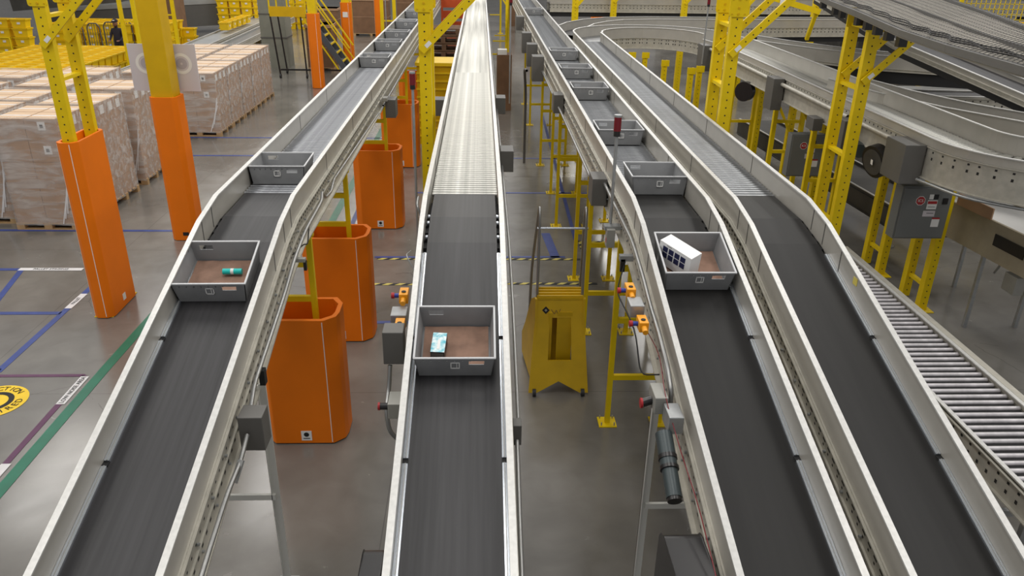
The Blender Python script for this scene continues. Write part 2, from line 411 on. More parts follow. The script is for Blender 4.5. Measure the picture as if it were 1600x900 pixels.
def pipe(root, pts, r=.013, m='conduit', name='conduit', n=8):
    return MB().tube(pts, r, m, n).build(name, root)
def jbox(root, x, y, z, sx, sy, sz, m='boxgrey', name='junction_box'):
    return MB().box(x-sx/2, x+sx/2, y-sy/2, y+sy/2, z-sz/2, z+sz/2, m).build(name, root, bevel=.006)
def estop(root, x, y, z, sg):
    b = MB().box(x-.035, x+.035, y-.07, y+.07, z-.04, z+.04, 'orangebox'); b.cyl((x, y-.02, z+.04), (x, y-.02, z+.046), .018, 'dark', 10)
    b.cyl((x, y-.07, z), (x, y-.13, z-.01), .022, 'orangebox', 10)
    o = b.build('stop_switch', root, bevel=.004)
    MB().cyl((x+sg*.035, y, z), (x+sg*.075, y, z), .018, 'blue', 10).build('blue_lamp', o)
    MB().cyl((x+sg*.075, y, z), (x+sg*.10, y, z), .024, 'red', 12).build('stop_button', o)
# leftmost line: conduits and boxes on its right face
pipe(C1, [(-1.53, 2.2, 1.42), (-1.53, 3.28, 1.78), (-1.53, 3.8, 1.9), (-1.53, 4.1, 1.92), (-1.53, 4.3, 1.99)], .016)
pipe(C1, [(-1.55, 4.5, 2.08), (-1.57, 4.7, 2.14), (-1.57, 5.3, 2.27), (-1.57, 5.7, 2.36), (-1.56, 6.05, 2.50), (-1.55, 6.5, 2.60), (-1.55, 7.3, 2.62), (-1.57, 7.45, 2.66)], .016)
pipe(C1, [(-1.57, 7.45, 2.66), (-1.57, 7.6, 2.56), (-1.57, 7.9, 2.53), (-1.57, 8.1, 2.60), (-1.59, 12.2, 2.46)], .014)
pipe(C1, [(-1.6, 12.9, 2.44), (-1.6, 24, 2.44)], .018)
jbox(C1, -1.51, 4.4, 1.98, .16, .16, .26)
jbox(C1, -1.5, 13.2, 2.36, .17, .34, .3); jbox(C1, -1.57, 12.95, 2.54, .08, .16, .06, 'boxlight', 'sensor_box')
b = MB().box(-1.58, -1.49, 6.15, 6.2, 2.45, 2.48, 'boxlight'); b.box(-1.51, -1.485, 6.16, 6.19, 2.37, 2.46, 'black'); b.build('sensor_bracket', C1)
MB().bar((-1.55, 4.0, 1.84), (-1.52, 4.1, 1.94), .04, .02, 'galv').build('cable_clip', C1); MB().box(-1.6, -1.56, 4.9, 4.96, 2.0, 2.12, 'dark').build('cable_clip', C1)
pipe(C1, [(-1.6, 6.9, 2.52), (-1.56, 6.6, 2.44), (-1.56, 6.45, 2.50), (-1.6, 6.2, 2.5)], .006, 'dark', 'cable')
# centre line
pipe(C2, [(-.66, 4.95, 2.14), (-.67, 4.9, 1.98), (-.68, 4.75, 1.88), (-.66, 4.72, 1.72), (-.58, 4.75, 1.6), (-.5, 4.75, 1.6)], .017)
jbox(C2, -.63, 5.02, 2.28, .15, .16, .26)
jbox(C2, -.62, 5.34, 2.34, .12, .16, .1, 'galv', 'contact_box')
estop(C2, -.60, 5.55, 2.42, -1); estop(C2, -.60, 5.17, 2.34, -1)
b = MB().box(-.64, -.54, 4.55, 4.72, 1.94, 2.06, 'boxlight'); o = b.build('switch_box', C2, bevel=.005); MB().cyl((-.64, 4.62, 2.0), (-.70, 4.62, 2.0), .025, 'black', 12).cyl((-.70, 4.62, 2.0), (-.715, 4.62, 2.0), .028, 'red', 12).build('rotary_knob', o)
pipe(C2, [(.25, 3.0, 1.3), (.25, 3.9, 1.62), (.25, 4.3, 1.82), (.25, 4.4, 1.86)], .015); pipe(C2, [(.26, 4.5, 1.95), (.26, 5.0, 2.1), (.26, 5.73, 2.32), (.26, 6.6, 2.44), (.26, 9, 2.45), (.26, 30, 2.45)], .013)
jbox(C2, .25, 4.45, 1.90, .06, .1, .16)
for y in (9.4, 12.8): jbox(C2, .32, y, 2.50, .16, .3, .26)
jbox(C2, -.66, 12.8, 2.46, .2, .3, .26)
pipe(C2, [(-.54, 7.0, 2.5), (-.6, 7.0, 2.68), (-.6, 7.2, 2.70)], .012)
pipe(C2, [(-.54, 5.95, 2.45), (-.62, 6.0, 2.58), (-.6, 6.25, 2.52)], .006, 'galv', 'cable')
def belt_guard(root, x0, x1, y0, y1, z0, z1):
    n = 8; poly = []
    for (cx, cy, a0) in ((y1-.09, z1-.09, 0), (y0+.09, z1-.09, 90), (y0+.09, z0+.09, 180), (y1-.09, z0+.09, 270)):
        for k in range(n): a = R(a0+90*k/(n-1)); poly.append((cx+.09*math.cos(a), cy+.09*math.sin(a)))
    b = MB(); vs = [(x0, p, q) for p, q in poly]+[(x1, p, q) for p, q in poly]; N = len(poly)
    b.add(vs, [(k, (k+1) % N, N+(k+1) % N, N+k) for k in range(N)]+[tuple(range(N)), tuple(range(2*N-1, N-1, -1))], 'black')
    return b.build('drive_cover', root, bevel=.008)
belt_guard(C2, -.66, -.54, 2.7, 3.45, 1.5, 1.84)
# tote line: conduits, switches, motor and drive cover on its left face
pipe(C3, [(1.31, 4.5, 2.08), (1.31, 4.52, 2.18), (1.31, 4.7, 2.28), (1.31, 5.0, 2.36), (1.31, 5.37, 2.43), (1.31, 5.65, 2.51), (1.31, 6.2, 2.62), (1.32, 8.1, 2.62)], .017)
pipe(C3, [(1.33, 4.6, 2.1), (1.34, 5.0, 2.25), (1.34, 5.3, 2.32)], .012)
jbox(C3, 1.19, 5.34, 2.42, .11, .17, .1, 'galv', 'contact_box')
estop(C3, 1.18, 5.54, 2.47, -1); estop(C3, 1.21, 5.14, 2.38, -1)
o = jbox(C3, 1.22, 4.5, 2.13, .09, .2, .13, 'boxlight', 'disconnect_switch'); MB().cyl((1.175, 4.50, 2.12), (1.11, 4.49, 2.10), .032, 'black', 12).cyl((1.11, 4.49, 2.10), (1.095, 4.49, 2.10), .036, 'red', 12).build('rotary_knob', o)
jbox(C3, 1.28, 4.30, 2.10, .10, .18, .13, 'galv')
b = MB(); A_, B_ = Vector((1.2, 4.20, 2.05)), Vector((1.2, 3.78, 1.84))
for t0, t1, r, m_ in ((0, .34, .056, 'motor'), (.34, .40, .061, 'black'), (.40, .5, .055, 'motor'), (.5, .55, .061, 'black'), (.55, .95, .050, 'motor'), (.95, 1, .046, 'black')):
    b.cyl(A_.lerp(B_, t0), A_.lerp(B_, t1), r, m_, 20)
b.build('drive_motor', C3)
belt_guard(C3, 1.06, 1.29, 2.6, 3.55, 1.40, 1.84)
o = MB().box(1.0585, 1.06, 3.05, 3.13, 1.6, 1.67, 'white').build('warning_sticker', C3)
pipe(C3, [(1.25, 5.3, 2.3), (1.3, 4.9, 2.26), (1.24, 4.4, 2.2), (1.27, 4.0, 2.04), (1.28, 3.6, 1.98), (1.27, 3.2, 1.9), (1.28, 2.4, 1.62)], .0035, 'beacon', 'cable')
pipe(C3, [(1.28, 6.3, 2.42), (1.18, 6.1, 2.2), (1.24, 5.5, 2.15), (1.2, 5.0, 2.02), (1.26, 4.7, 2.2)], .006, 'dark', 'cable')
for k, y in enumerate((7.3, 12.9)): jbox(C3, 1.27, y+.8 if k == 0 else y, 2.52, .16, .3, .3)
for y in (16.6, 18.6, 20.9): jbox(C3, 1.18, y, 2.52, .24, .36, .5)
jbox(C3, 1.2, 25, 2.6, .24, .4, .4)
for a, b_ in ((8.4, 12.6), (13.1, 16.3), (17, 18.4), (19, 20.6), (21.4, 24.6)): pipe(C3, [(1.26, a, 2.5), (1.26, b_, 2.5)], .018)
b = MB().box(1.2, 1.36, 7.05, 7.15, 2.42, 2.46, 'galv'); b.box(1.22, 1.30, 7.0, 7.1, 2.26, 2.44, 'boxlight'); b.box(1.219, 1.22, 7.02, 7.06, 2.30, 2.35, 'red'); b.build('photo_sensor', C3)
b = MB().box(1.22, 1.34, 6.26, 6.32, 2.42, 2.47, 'galv'); b.box(1.23, 1.27, 6.26, 6.3, 2.32, 2.44, 'black'); b.build('sensor_bracket', C3)
# right line
for y in (8.3, 6.5, 5.9, 4.9): 
    pass
b = MB().box(3.0, 3.02, 5.55, 5.62, 2.5, 2.56, 'tapeyellow'); b.build('edge_marker', C4)

# grey support legs under the slopes
def grey_leg(x0, x1, y, label):
    zt = zb(y)-.27
    root = thing('conveyor_support', label, 'conveyor support', ((x0+x1)/2, y, 0))
    for x in (x0, x1):
        b = MB().box(x-.03, x+.03, y-.006, y+.006, .01, zt, 'legpaint'); b.box(x-.03, x-.024, y-.03, y+.006, .01, zt, 'legpaint'); b.build('leg', root)
        MB().box(x-.08, x+.08, y-.07, y+.07, 0, .012, 'galv').build('foot_plate', root)
    MB().box(x0, x1, y-.03, y-.006, .9, .95, 'legpaint').build('cross_bar', root)
grey_leg(-2.4, -1.62, 5.0, 'grey steel leg frame under the slope of the leftmost conveyor')
grey_leg(1.30, 2.05, 4.85, 'grey steel leg frame under the slope of the tote-carrying conveyor')

# ---------------------------------------------------------------- yellow H-frame supports
def hframe(x0, x1, y, zt, label, group=None, pw=.055, bars=(.6, 1.3, 1.9), cat='conveyor support', m='yellow', plate=.2):
    root = thing('conveyor_support', label, cat, ((x0+x1)/2, y, 0), group)
    for x in (x0, x1):
        b = MB().box(x-pw/2, x+pw/2, y-pw/2, y+pw/2, .012, zt, m).build('post', root)
        p = MB().box(x-plate/2, x+plate/2, y-plate/2, y+plate/2, 0, .012, m)
        for a in (-1, 1):
            for c in (-1, 1): p.cyl((x+a*plate*.36, y+c*plate*.36, .012), (x+a*plate*.36, y+c*plate*.36, .05), .008, 'galv', 6)
        p.build('base_plate', root)
    for z in bars:
        if z < zt: MB().box(x0+pw/2, x1-pw/2, y-pw/2+.005, y+pw/2-.005, z-.03, z+.03, m).build('cross_bar', root)
    MB().box(x0-.05, x1+.05, y-.03, y+.03, zt, zt+.05, m).build('top_bar', root)
    return root
H3 = 'yellow supports under the tote-carrying conveyor'
for y, lb in ((7.34, 'nearest yellow frame on bolted plates under the tote-carrying conveyor'), (9.55, 'yellow frame under the tote-carrying conveyor, standing behind the step ladder'),
              (13.9, 'yellow frame under the tote-carrying conveyor, beside the hazard striped tape'), (18.22, 'yellow frame under the tote-carrying conveyor, beyond the blue walkway line'),
              (22.6, 'yellow frame under the tote-carrying conveyor, second from the far end'), (25.7, 'farthest visible yellow frame under the tote-carrying conveyor')):
    hframe(1.43, 2.02, y, 2.28 if y > 7.5 else 2.28, lb, H3)
for y in (11.4, 16.0): hframe(1.5, 2.05, y, 2.28, 'yellow frame half hidden under the tote-carrying conveyor, '+('nearer' if y < 12 else 'farther')+' of the two between plated frames', H3, bars=(.8, 1.6))
for i, y in enumerate((9.8, 14.2, 18.6, 23.0)):
    hframe(2.4, 2.95, y, 2.28, ['nearest', 'second nearest', 'third', 'farthest'][i]+' yellow frame under the empty right belt conveyor', 'yellow supports under the empty right belt conveyor')
for i, y in enumerate((7.25, 9.5, 13.85, 18.1, 22.4)):
    hframe(-2.2, -1.70, y, 2.28, 'yellow frame inside the '+['nearest', 'second', 'third', 'fourth', 'farthest'][i]+' orange octagonal guard', 'yellow supports under the leftmost conveyor', bars=(.9, 1.6, 1.98))
for i, y in enumerate((9.0, 16.0, 23.0, 30.0)):
    hframe(-.45, .13, y, 2.28, ['nearest', 'second', 'third', 'farthest'][i]+' yellow frame hidden beneath the centre conveyor', 'yellow supports under the centre conveyor')

# ---------------------------------------------------------------- orange octagonal guards
def octguard(y, label, h=1.48):
    x0 = -2.31; w_ = .87; d = .56
    P = [(x0+.12, y), (x0+w_-.13, y), (x0+w_-.02, y+.1), (x0+w_, y+.2), (x0+w_, y+.42), (x0+w_-.08, y+d), (x0+.08, y+d), (x0, y+.42), (x0, y+.14)]
    root = thing('column_guard', label, 'column guard', (x0+w_/2, y, 0), 'orange octagonal guards around the leftmost conveyor legs')
    cx, cy = x0+w_/2, y+d/2
    def sc(k): return [(cx+(p[0]-cx)*(1-k/(w_/2)), cy+(p[1]-cy)*(1-k/(d/2))) for p in P]
    b = MB(); n = len(P); I = sc(.045)
    lo, hi = .015, h
    b.prism(P, lo, hi, 'orange', top=False, bot=False)
    b.add([(x, y_, z) for x, y_ in I for z in (lo, hi)], [(2*k, 2*k+1, (2*k+3) % (2*n), (2*k+2) % (2*n)) for k in range(n)], 'orange')
    b.add([(x, y_, hi) for x, y_ in P]+[(x, y_, hi) for x, y_ in I], [(k, (k+1) % n, n+(k+1) % n, n+k) for k in range(n)], 'orange')
    b.prism(sc(.01), .0, .016, 'dark', top=False, bot=False)
    sh = b.build('padded_shell', root, bevel=.012)
    MB().bar((P[1][0]-.015, y-.004, .03), (P[1][0]-.015, y-.004, h-.02), .008, .006, 'piping', up=(0, 1, 0)).build('seam_piping', root)
    lb = MB().box(x0+.40, x0+.51, y-.004, y-.001, .05, .17, 'white').build('maker_label', root)
    m = MB(); 
    vs = [(x0+.455+.028*math.cos(2*math.pi*k/16), y-.0055, .125+.028*math.sin(2*math.pi*k/16)) for k in range(16)]; m.add(vs, [tuple(range(16))], 'dark')
    m.box(x0+.42, x0+.49, y-.006, y-.005, .072, .082, 'dark'); m.build('printed_mark', lb)
for y, lb in ((6.97, 'nearest orange octagonal padded guard, with a white maker label low on its front'), (9.27, 'second nearest orange octagonal guard, partly behind the nearest one'),
              (13.68, 'third orange octagonal guard, seen left of the centre conveyor kink'), (17.9, 'fourth orange octagonal guard, behind the grey signal pole'), (22.2, 'farthest orange octagonal guard, under the stacked totes')):
    octguard(y, lb)

# ---------------------------------------------------------------- yellow punched rack columns
def punched(b, x, y, z0, z1, w_=.15, d=.09, m='yellow'):
    b.box(x-w_/2, x+w_/2, y, y+.012, z0, z1, m); b.box(x-w_/2, x-w_/2+.012, y+.012, y+d, z0, z1, m); b.box(x+w_/2-.012, x+w_/2, y+.012, y+d, z0, z1, m)
    z = z0+.1
    while z < z1-.05:
        vs = [(x+.011*math.cos(R(60*k)), y-.0015, z+.011*math.sin(R(60*k))) for k in range(6)]; b.add(vs, [tuple(range(6))], 'hole'); z += .1
def frame_column(x, label, rungs=(.5, 1.4, 2.36, 3.26, 4.02), y=10.1, dy=.6, zt=4.9, zp=4.14, brace=True, w_=.15, bl=1.25, bz=3.68):
    root = thing('steel_column', label, 'column', (x, y, 0), 'yellow punched steel columns')
    for k, yy in enumerate((y, y+dy)):
        b = MB(); punched(b, x, yy, .012, zt, w_); b.build('post', root)
        MB().box(x-.13, x+.13, yy-.08, yy+.15, 0, .012, 'yellow').build('base_plate', root)
        h = MB(); zc = zp+.125; vs = []
        for (cx, cz, a0) in ((.085, .095, 0), (-.085, .095, 90), (-.085, -.095, 180), (.085, -.095, 270)):
            for j in range(4): a = R(a0+30*j); vs.append((x+cx+.03*math.cos(a), zc+cz+.03*math.sin(a)))
        n = len(vs); h.add([(p, yy-.016, q) for p, q in vs]+[(p, yy-.002, q) for p, q in vs], [tuple(range(n)), tuple(range(2*n-1, n-1, -1))]+[(i, (i+1) % n, n+(i+1) % n, n+i) for i in range(n)], 'yellow')
        for cx, cz in ((-.08, .08), (.08, .08), (0, .08), (0, -.02), (0, -.09), (-.08, -.09), (.08, -.09)): h.cyl((x+cx, yy-.016, zc+cz), (x+cx, yy-.026, zc+cz), .014 if cx == 0 else .008, 'yellowdeep', 8)
        h.build('head_plate', root)
        if brace:
            bm = MB(); a = Vector((x-.04, yy-.03, bz)); e = Vector((x-.04+bl, yy-.03, bz+bl)); bm.bar(a, e, .09, .03, 'yellow', up=(0, 1, 0))
            t = (e-a).normalized()*.12
            for j in range(1, int((e-a).length/.12)):
                c = a+t*j; vs = [(c.x+.010*math.cos(R(60*q)), yy-.0465, c.z+.010*math.sin(R(60*q))) for q in range(6)]; bm.add(vs, [tuple(range(6))], 'hole')
            br = bm.build('brace', root)
            if k == 0:
                c = a+t*1.0; s_ = MB().bar(c-t*.35, c+t*.35, .05, .004, 'white', up=(0, 1, 0)); s_.xf(lambda p: (p.x, p.y-.018, p.z)); s_.build('sticker', br)
    for z in rungs: MB().box(x-.05, x+.05, y+.09, y+dy, z-.02, z+.02, 'yellow').build('rung', root)
    return root
frame_column(-5.32, 'double yellow punched column at the left with an orange pad around its foot')
frame_column(-.70, 'yellow punched column with a diagonal brace between the two left conveyors', rungs=(.5, 1.6, 2.75))
frame_column(3.20, 'double yellow punched column just right of the curved feed conveyor')
frame_column(4.98, 'double yellow punched column standing in front of the netted overhead conveyor', zt=4.2, zp=3.98, bl=.62, bz=3.36)
# rectangular orange pads and the plain yellow columns
def pad(x0, x1, y0, y1, label, h=2.5, mark=True, seam=True):
    c = .07; P = [(x0+c, y0), (x1-c, y0), (x1, y0+c), (x1, y1-c), (x1-c, y1), (x0+c, y1), (x0, y1-c), (x0, y0+c)]
    root = thing('column_guard', label, 'column guard', ((x0+x1)/2, y0, 0), 'tall orange pads around columns')
    b = MB(); n = 8; cx, cy = (x0+x1)/2, (y0+y1)/2
    I = [(p[0]+(.035 if p[0] < cx else -.035), p[1]+(.035 if p[1] < cy else -.035)) for p in P]
    b.prism(P, .01, h, 'orange', top=False, bot=False)
    b.add([(x, y_, z) for x, y_ in I for z in (.01, h)], [(2*k, 2*k+1, (2*k+3) % 16, (2*k+2) % 16) for k in range(8)], 'orange')
    b.add([(x, y_, h) for x, y_ in P]+[(x, y_, h) for x, y_ in I], [(k, (k+1) % n, n+(k+1) % n, n+k) for k in range(n)], 'orange')
    b.build('padded_shell', root, bevel=.01)
    if seam: q = MB().bar((x1-c-.02, y0-.003, .03), (x1-c-.02, y0-.003, h-.02), .008, .006, 'piping', up=(0, 1, 0)); q.bar((x0+.004, y0+c, .03), (x0+.004, y0+c, h-.02), .006, .006, 'piping'); q.build('seam_piping', root)
    if mark:
        MB().box(x1-.001, x1+.002, (y0+y1)/2-.04, (y0+y1)/2+.05, .1, .2, 'white').build('maker_label', root)
    return root
pad(-5.45, -5.17, 9.98, 10.83, 'tall orange pad around the foot of the double punched column')
pad(-5.45, -5.0, 13.05, 13.5, 'tall orange pad around the plain yellow column with the white board', mark=False, seam=False)
MB().box(-5.24, -5.14, 13.043, 13.049, .1, .16, 'dark').build('maker_mark', bpy.data.objects['column_guard.006'] if 'column_guard.006' in bpy.data.objects else None)
col = single(MB().box(-5.41, -5.06, 13.1, 13.46, 0, 6.0, 'yellowdeep'), 'steel_column', 'plain square yellow column with an orange pad, in front of the white board', 'column', loc=(-5.23, 13.28, 0), bevel=.004)
# white board behind that column
bd = MB().box(-5.83, -4.73, 13.50, 13.52, 2.53, 3.29, 'paper')
bd = single(bd, 'sign_board', 'blank white board fixed behind the plain yellow column, with two faint rings', 'board', loc=(-5.28, 13.51, 2.9))
for cx in (-5.56, -4.98):
    m = MB(); n = 32
    for r0, r1, mm in ((.12, .17, 'white'), (.02, .09, 'paper2')):
        vs = [(cx+r*math.cos(2*math.pi*k/n), 13.497, 2.98+r*math.sin(2*math.pi*k/n)) for r in (r0, r1) for k in range(n)]; m.add(vs, [(k, (k+1) % n, n+(k+1) % n, n+k) for k in range(n)], mm)
    m.build('ring', bd)
for (x0, x1, y, lb) in ((-5.95, -5.55, 28.1, 'tall orange pad in front of the rolling platform stairs'), (-5.62, -5.2, 33.0, 'tall orange pad bearing a small white notice'), (-5.3, -4.9, 41.0, 'farthest tall orange pad, beside the cardboard bins')):
    pad(x0, x1, y, y+.42, lb, mark=False)
    single(MB().box(x0+.05, x1-.08, y+.05, y+.36, 0, 6.5, 'yellow'), 'steel_column', 'yellow column rising out of the '+lb, 'column', loc=((x0+x1)/2, y+.2, 0))
MB().box(-5.52, -5.32, 32.985, 32.993, 1.95, 2.15, 'white').build('notice', bpy.data.objects['column_guard.008'])

# ---------------------------------------------------------------- grey totes
def tote_mb():
    W, L, H, t = .56, .54, .19, .006; b = MB()
    b.box(-W/2, W/2, -L/2, L/2, 0, t, 'tote')
    for sg in (-1, 1):
        x = sg*(W/2-t/2); b.box(x-t/2, x+t/2, -L/2, L/2, t, H, 'tote')
        y = sg*(L/2-t/2)
        b.box(-W/2, -.21 if sg > 0 else .10, y-t/2, y+t/2, t, H, 'tote'); b.box(-.10 if sg > 0 else .21, W/2, y-t/2, y+t/2, t, H, 'tote')
        a, c = (-.21, -.10) if sg > 0 else (.10, .21)
        b.box(a, c, y-t/2, y+t/2, t, H-.070, 'tote'); b.box(a, c, y-t/2, y+t/2, H-.030, H, 'tote')
        for k in range(7): b.cyl((-.22+k*.055, -L/2-.0015, H-.03), (-.22+k*.055, -L/2+.001, H-.03), .005, 'toterim', 6)
    b.xf(lambda p: (p.x*(.91+.09*p.z/.19), p.y*(.93+.07*p.z/.19), p.z)); return b
TW, TL, TH = .56, .54, .19
def make_tote():
    root = thing('storage_tote', 'tote', 'tote', (0, 0, 0))
    tote_mb().build('body', root)
    r = MB(); 
    for sg in (-1, 1):
        r.box(-TW/2-.006, TW/2+.006, sg*TL/2-.007, sg*TL/2+.007, TH-.004, TH+.006, 'toterim'); r.box(sg*TW/2-.007, sg*TW/2+.007, -TL/2, TL/2, TH-.004, TH+.006, 'toterim')
    r.build('rim', root)
    y = -.2625; f = MB()
    for (a, b_, c, d) in ((-.03, .035, .085, .092), (-.03, .035, .138, .145), (-.03, -.023, .085, .145), (.028, .035, .085, .145), (.012, .016, .09, .14)):
        f.box(a, b_, y-.006, y-.001, c, d, 'white')
    f.build('label_holder', root)
    return root
T0 = make_tote(); first = [True]
def tote(xc, yf, label, group=None, rot=0):
    """xc centre, yf: y of the front bottom edge on the carrying surface"""
    o = T0 if first[0] else copy_tree(T0); first[0] = False
    yc = yf+.27; tilt = math.atan((zb(yc+.2)-zb(yc-.2))/.4)
    o.location = (xc, yc, zb(yc)+.008); o.rotation_euler = (tilt, 0, R(rot)); o['label'] = label
    if group: o['group'] = group
    bpy.context.view_layer.update()
    WL[o.name] = Vector(o.location); return o
G1, G3 = 'grey totes on the leftmost conveyor', 'grey totes on the conveyor right of the step ladder'
tA = tote(-2.08, 5.50, 'grey tote holding a teal cylinder, near on the leftmost conveyor', G1, 1)
tB = tote(-2.07, 7.72, 'grey tote with a label, at the start of the black belt on the leftmost conveyor', G1, 1)
for i, (y, lb) in enumerate(((15.48, 'front'), (17.86, 'second'), (19.85, 'third'), (22.4, 'fourth'), (25.5, 'fifth'), (29.4, 'sixth'))):
    tote(-2.06, y, lb+' grey tote of the line beyond the open rollers on the leftmost conveyor', G1)
tC = tote(-.18, 4.73, 'grey tote on the centre conveyor holding a small teal patterned box', None, 0)
tD = tote(1.75, 5.64, 'grey tote with a tilted white box, near on the conveyor right of the ladder', G3, 0)
for i, (y, lb) in enumerate(((7.44, 'empty grey tote at the top of the slope, right of the ladder'), (9.49, 'grey tote behind the red-topped signal pole'), (12.42, 'third grey tote back from the top of the slope'),
                             (14.43, 'fourth grey tote back from the top of the slope'), (16.75, 'fifth grey tote back, beside the curve entrance'), (27.0, 'farthest grey tote on its conveyor, beyond a long gap'))):
    tote(1.74 if y > 8 else 1.79, y, lb, G3)
# contents, placed in the frame of their tote
def inside(tt, mb, name, label, cat, loc, rot=(0, 0, 0)):
    o = mb.build(name, None, bevel=.002)
    o.matrix_world = tt.matrix_world @ Matrix.Translation(loc) @ Matrix.Rotation(rot[2], 4, 'Z') @ Matrix.Rotation(rot[1], 4, 'Y') @ Matrix.Rotation(rot[0], 4, 'X')
    return tag(o, label, cat)
for tt, nm in ((tA, 'tote with the teal cylinder'), (tC, 'centre conveyor tote'), (tD, 'tote with the tilted white box')):
    b = MB(); n = 12
    vs = []
    for j in range(n+1):
        for i in range(n+1):
            x, y = -.238+.476*i/n, -.235+.47*j/n
            vs.append((x, y, .022+.010*noise.noise(Vector((x*9, y*9, len(nm))))))
    fs = [(j*(n+1)+i, j*(n+1)+i+1, (j+1)*(n+1)+i+1, (j+1)*(n+1)+i) for j in range(n) for i in range(n)]
    b.add(vs, fs, 'liner', True); b.box(-.238, .238, -.235, .235, .008, .012, 'liner')
    inside(tt, b, 'cardboard_liner', 'brown cardboard sheet lying in the '+nm, 'cardboard sheet', (0, 0, 0))
b = MB().cyl((-.075, 0, 0), (.075, 0, 0), .024, 'teal', 18); b.cyl((-.012, 0, 0), (.012, 0, 0), .0246, 'white', 18)
inside(tA, b, 'teal_tube', 'short teal cylinder with a white band lying in a grey tote', 'tube', (.09, .05, .056))
b = MB().box(-.05, .05, -.10, .10, 0, .09, 'black'); b.box(-.05, .05, -.10, .10, .09, .094, 'tealbox'); b.box(-.008, .012, -.07, .03, .094, .096, 'white')
b.box(-.045, .045, -.102, -.10, .01, .08, 'boxgrey')
inside(tC, b, 'patterned_box', 'small teal and white patterned box in the centre conveyor tote', 'box', (-.12, -.04, .03), (0, 0, R(-4)))
b = MB().box(-.165, .165, -.065, .065, 0, .215, 'whitebox')
for i in range(4):
    for j in range(2): b.box(-.125+i*.062, -.075+i*.062, -.0665, -.064, .075+j*.058, .125+j*.058, 'navy')
b.box(-.09, -.04, -.0665, -.065, .198, .203, 'boxgrey'); b.box(.1655, .1665, -.05, -.035, .02, .06, 'dark'); b.box(.11, .13, -.0665, -.06, .02, .03, 'dark')
inside(tD, b, 'white_box', 'white carton printed with eight dark squares, lying askew in a grey tote', 'box', (-.118, .0, .034), (0, 0, R(-52)))

# ---------------------------------------------------------------- generic swept conveyors (curves and background)
def arc(cx, cy, r, a0, a1, n): return [(cx+r*math.cos(R(a0+(a1-a0)*k/n)), cy+r*math.sin(R(a0+(a1-a0)*k/n))) for k in range(n+1)]
def path_conveyor(pts, wd, label, gh=.25, fh=.27, roll=None, deck='rollergrey', name='curved_conveyor', cat='conveyor', holes=True, bottom=None, gm='guard', guards=(1, 1), group=None, roll_range=None, pitch=.0762, fm='frame', gh2=None):
    """pts: list of (x,y,z) of the carrying surface centre"""
    p0 = pts[0]; root = thing(name, label, cat, (p0[0], p0[1], 0), group); hw = wd/2
    for sg in (-1, 1):
        if guards[(sg+1)//2]:
            gh = gh2[(sg+1)//2] if gh2 else gh
            g = MB().sweep(pts, sec_box(sg*hw-.006, sg*hw+.006, -.02, gh), gm).build('side_guard', root)
            MB().sweep(pts, sec_box(sg*hw-.02, sg*hw+.02, gh, gh+.012), 'flange').build('top_flange', g)
        f = MB().sweep(pts, sec_box(sg*(hw+.012)-.006, sg*(hw+.012)+.006, -fh, 0), fm)
        f.sweep(pts, sec_box(sg*(hw+.03)-.02, sg*(hw+.03)+.02, -fh-.01, -fh), fm); f.sweep(pts, sec_box(sg*(hw+.025)-.015, sg*(hw+.025)+.015, -.01, 0), fm)
        if holes:
            acc = 0
            for a, b_ in zip(pts, pts[1:]):
                a, b_ = Vector(a), Vector(b_); L_ = (b_-a).length; t = (b_-a)/L_; sd = Vector((t.y, -t.x, 0)).normalized(); q = acc
                while q < L_:
                    c = a+t*q+sd*sg*(hw+.0195); u = t*.014
                    for dz, hh in ((-.05, .012), (-.13, .017)):
                        f.add([c-u+Vector((0, 0, dz-hh)), c+u+Vector((0, 0, dz-hh)), c+u+Vector((0, 0, dz+hh)), c-u+Vector((0, 0, dz+hh))], [(0, 1, 2, 3)], 'hole')
                    q += .13
                acc = q-L_
        f.build('side_frame', root)
    MB().sweep(pts, sec_box(-hw+.01, hw-.01, -.05 if roll else -.01, -.035 if roll else 0), 'dark' if roll else deck).build('deck', root)
    if bottom: MB().sweep(pts, sec_box(-hw, hw, -fh-bottom, -fh-.01), 'dark').build('shaded_underframe', root)  # dark underframe; its black also paints in the shadow below the conveyor
    if roll:
        b = MB(); acc = 0; cnt = 0; rest = MB(); s0 = 0; tot = 0
        for a, b_ in zip(pts, pts[1:]):
            a, b_ = Vector(a), Vector(b_); L_ = (b_-a).length; t = (b_-a)/L_; sd = Vector((t.y, -t.x, 0)).normalized(); q = acc
            while q < L_:
                c = a+t*q; c.z -= .025
                if roll_range is None or roll_range[0] <= tot+q <= roll_range[1]:
                    if cnt < 100: MB().cyl(c-sd*(hw-.015), c+sd*(hw-.015), .022, roll, 10).build('roller', root)
                    else: rest.cyl(c-sd*(hw-.015), c+sd*(hw-.015), .024, roll, 6, cap=False)
                    cnt += 1
                q += pitch
            acc = q-L_; tot += L_
        if rest.v: o = rest.build('roller', root); o['kind'] = 'stuff'
    return root
def P3(pp, z): return [(x, y, z) for x, y in pp]
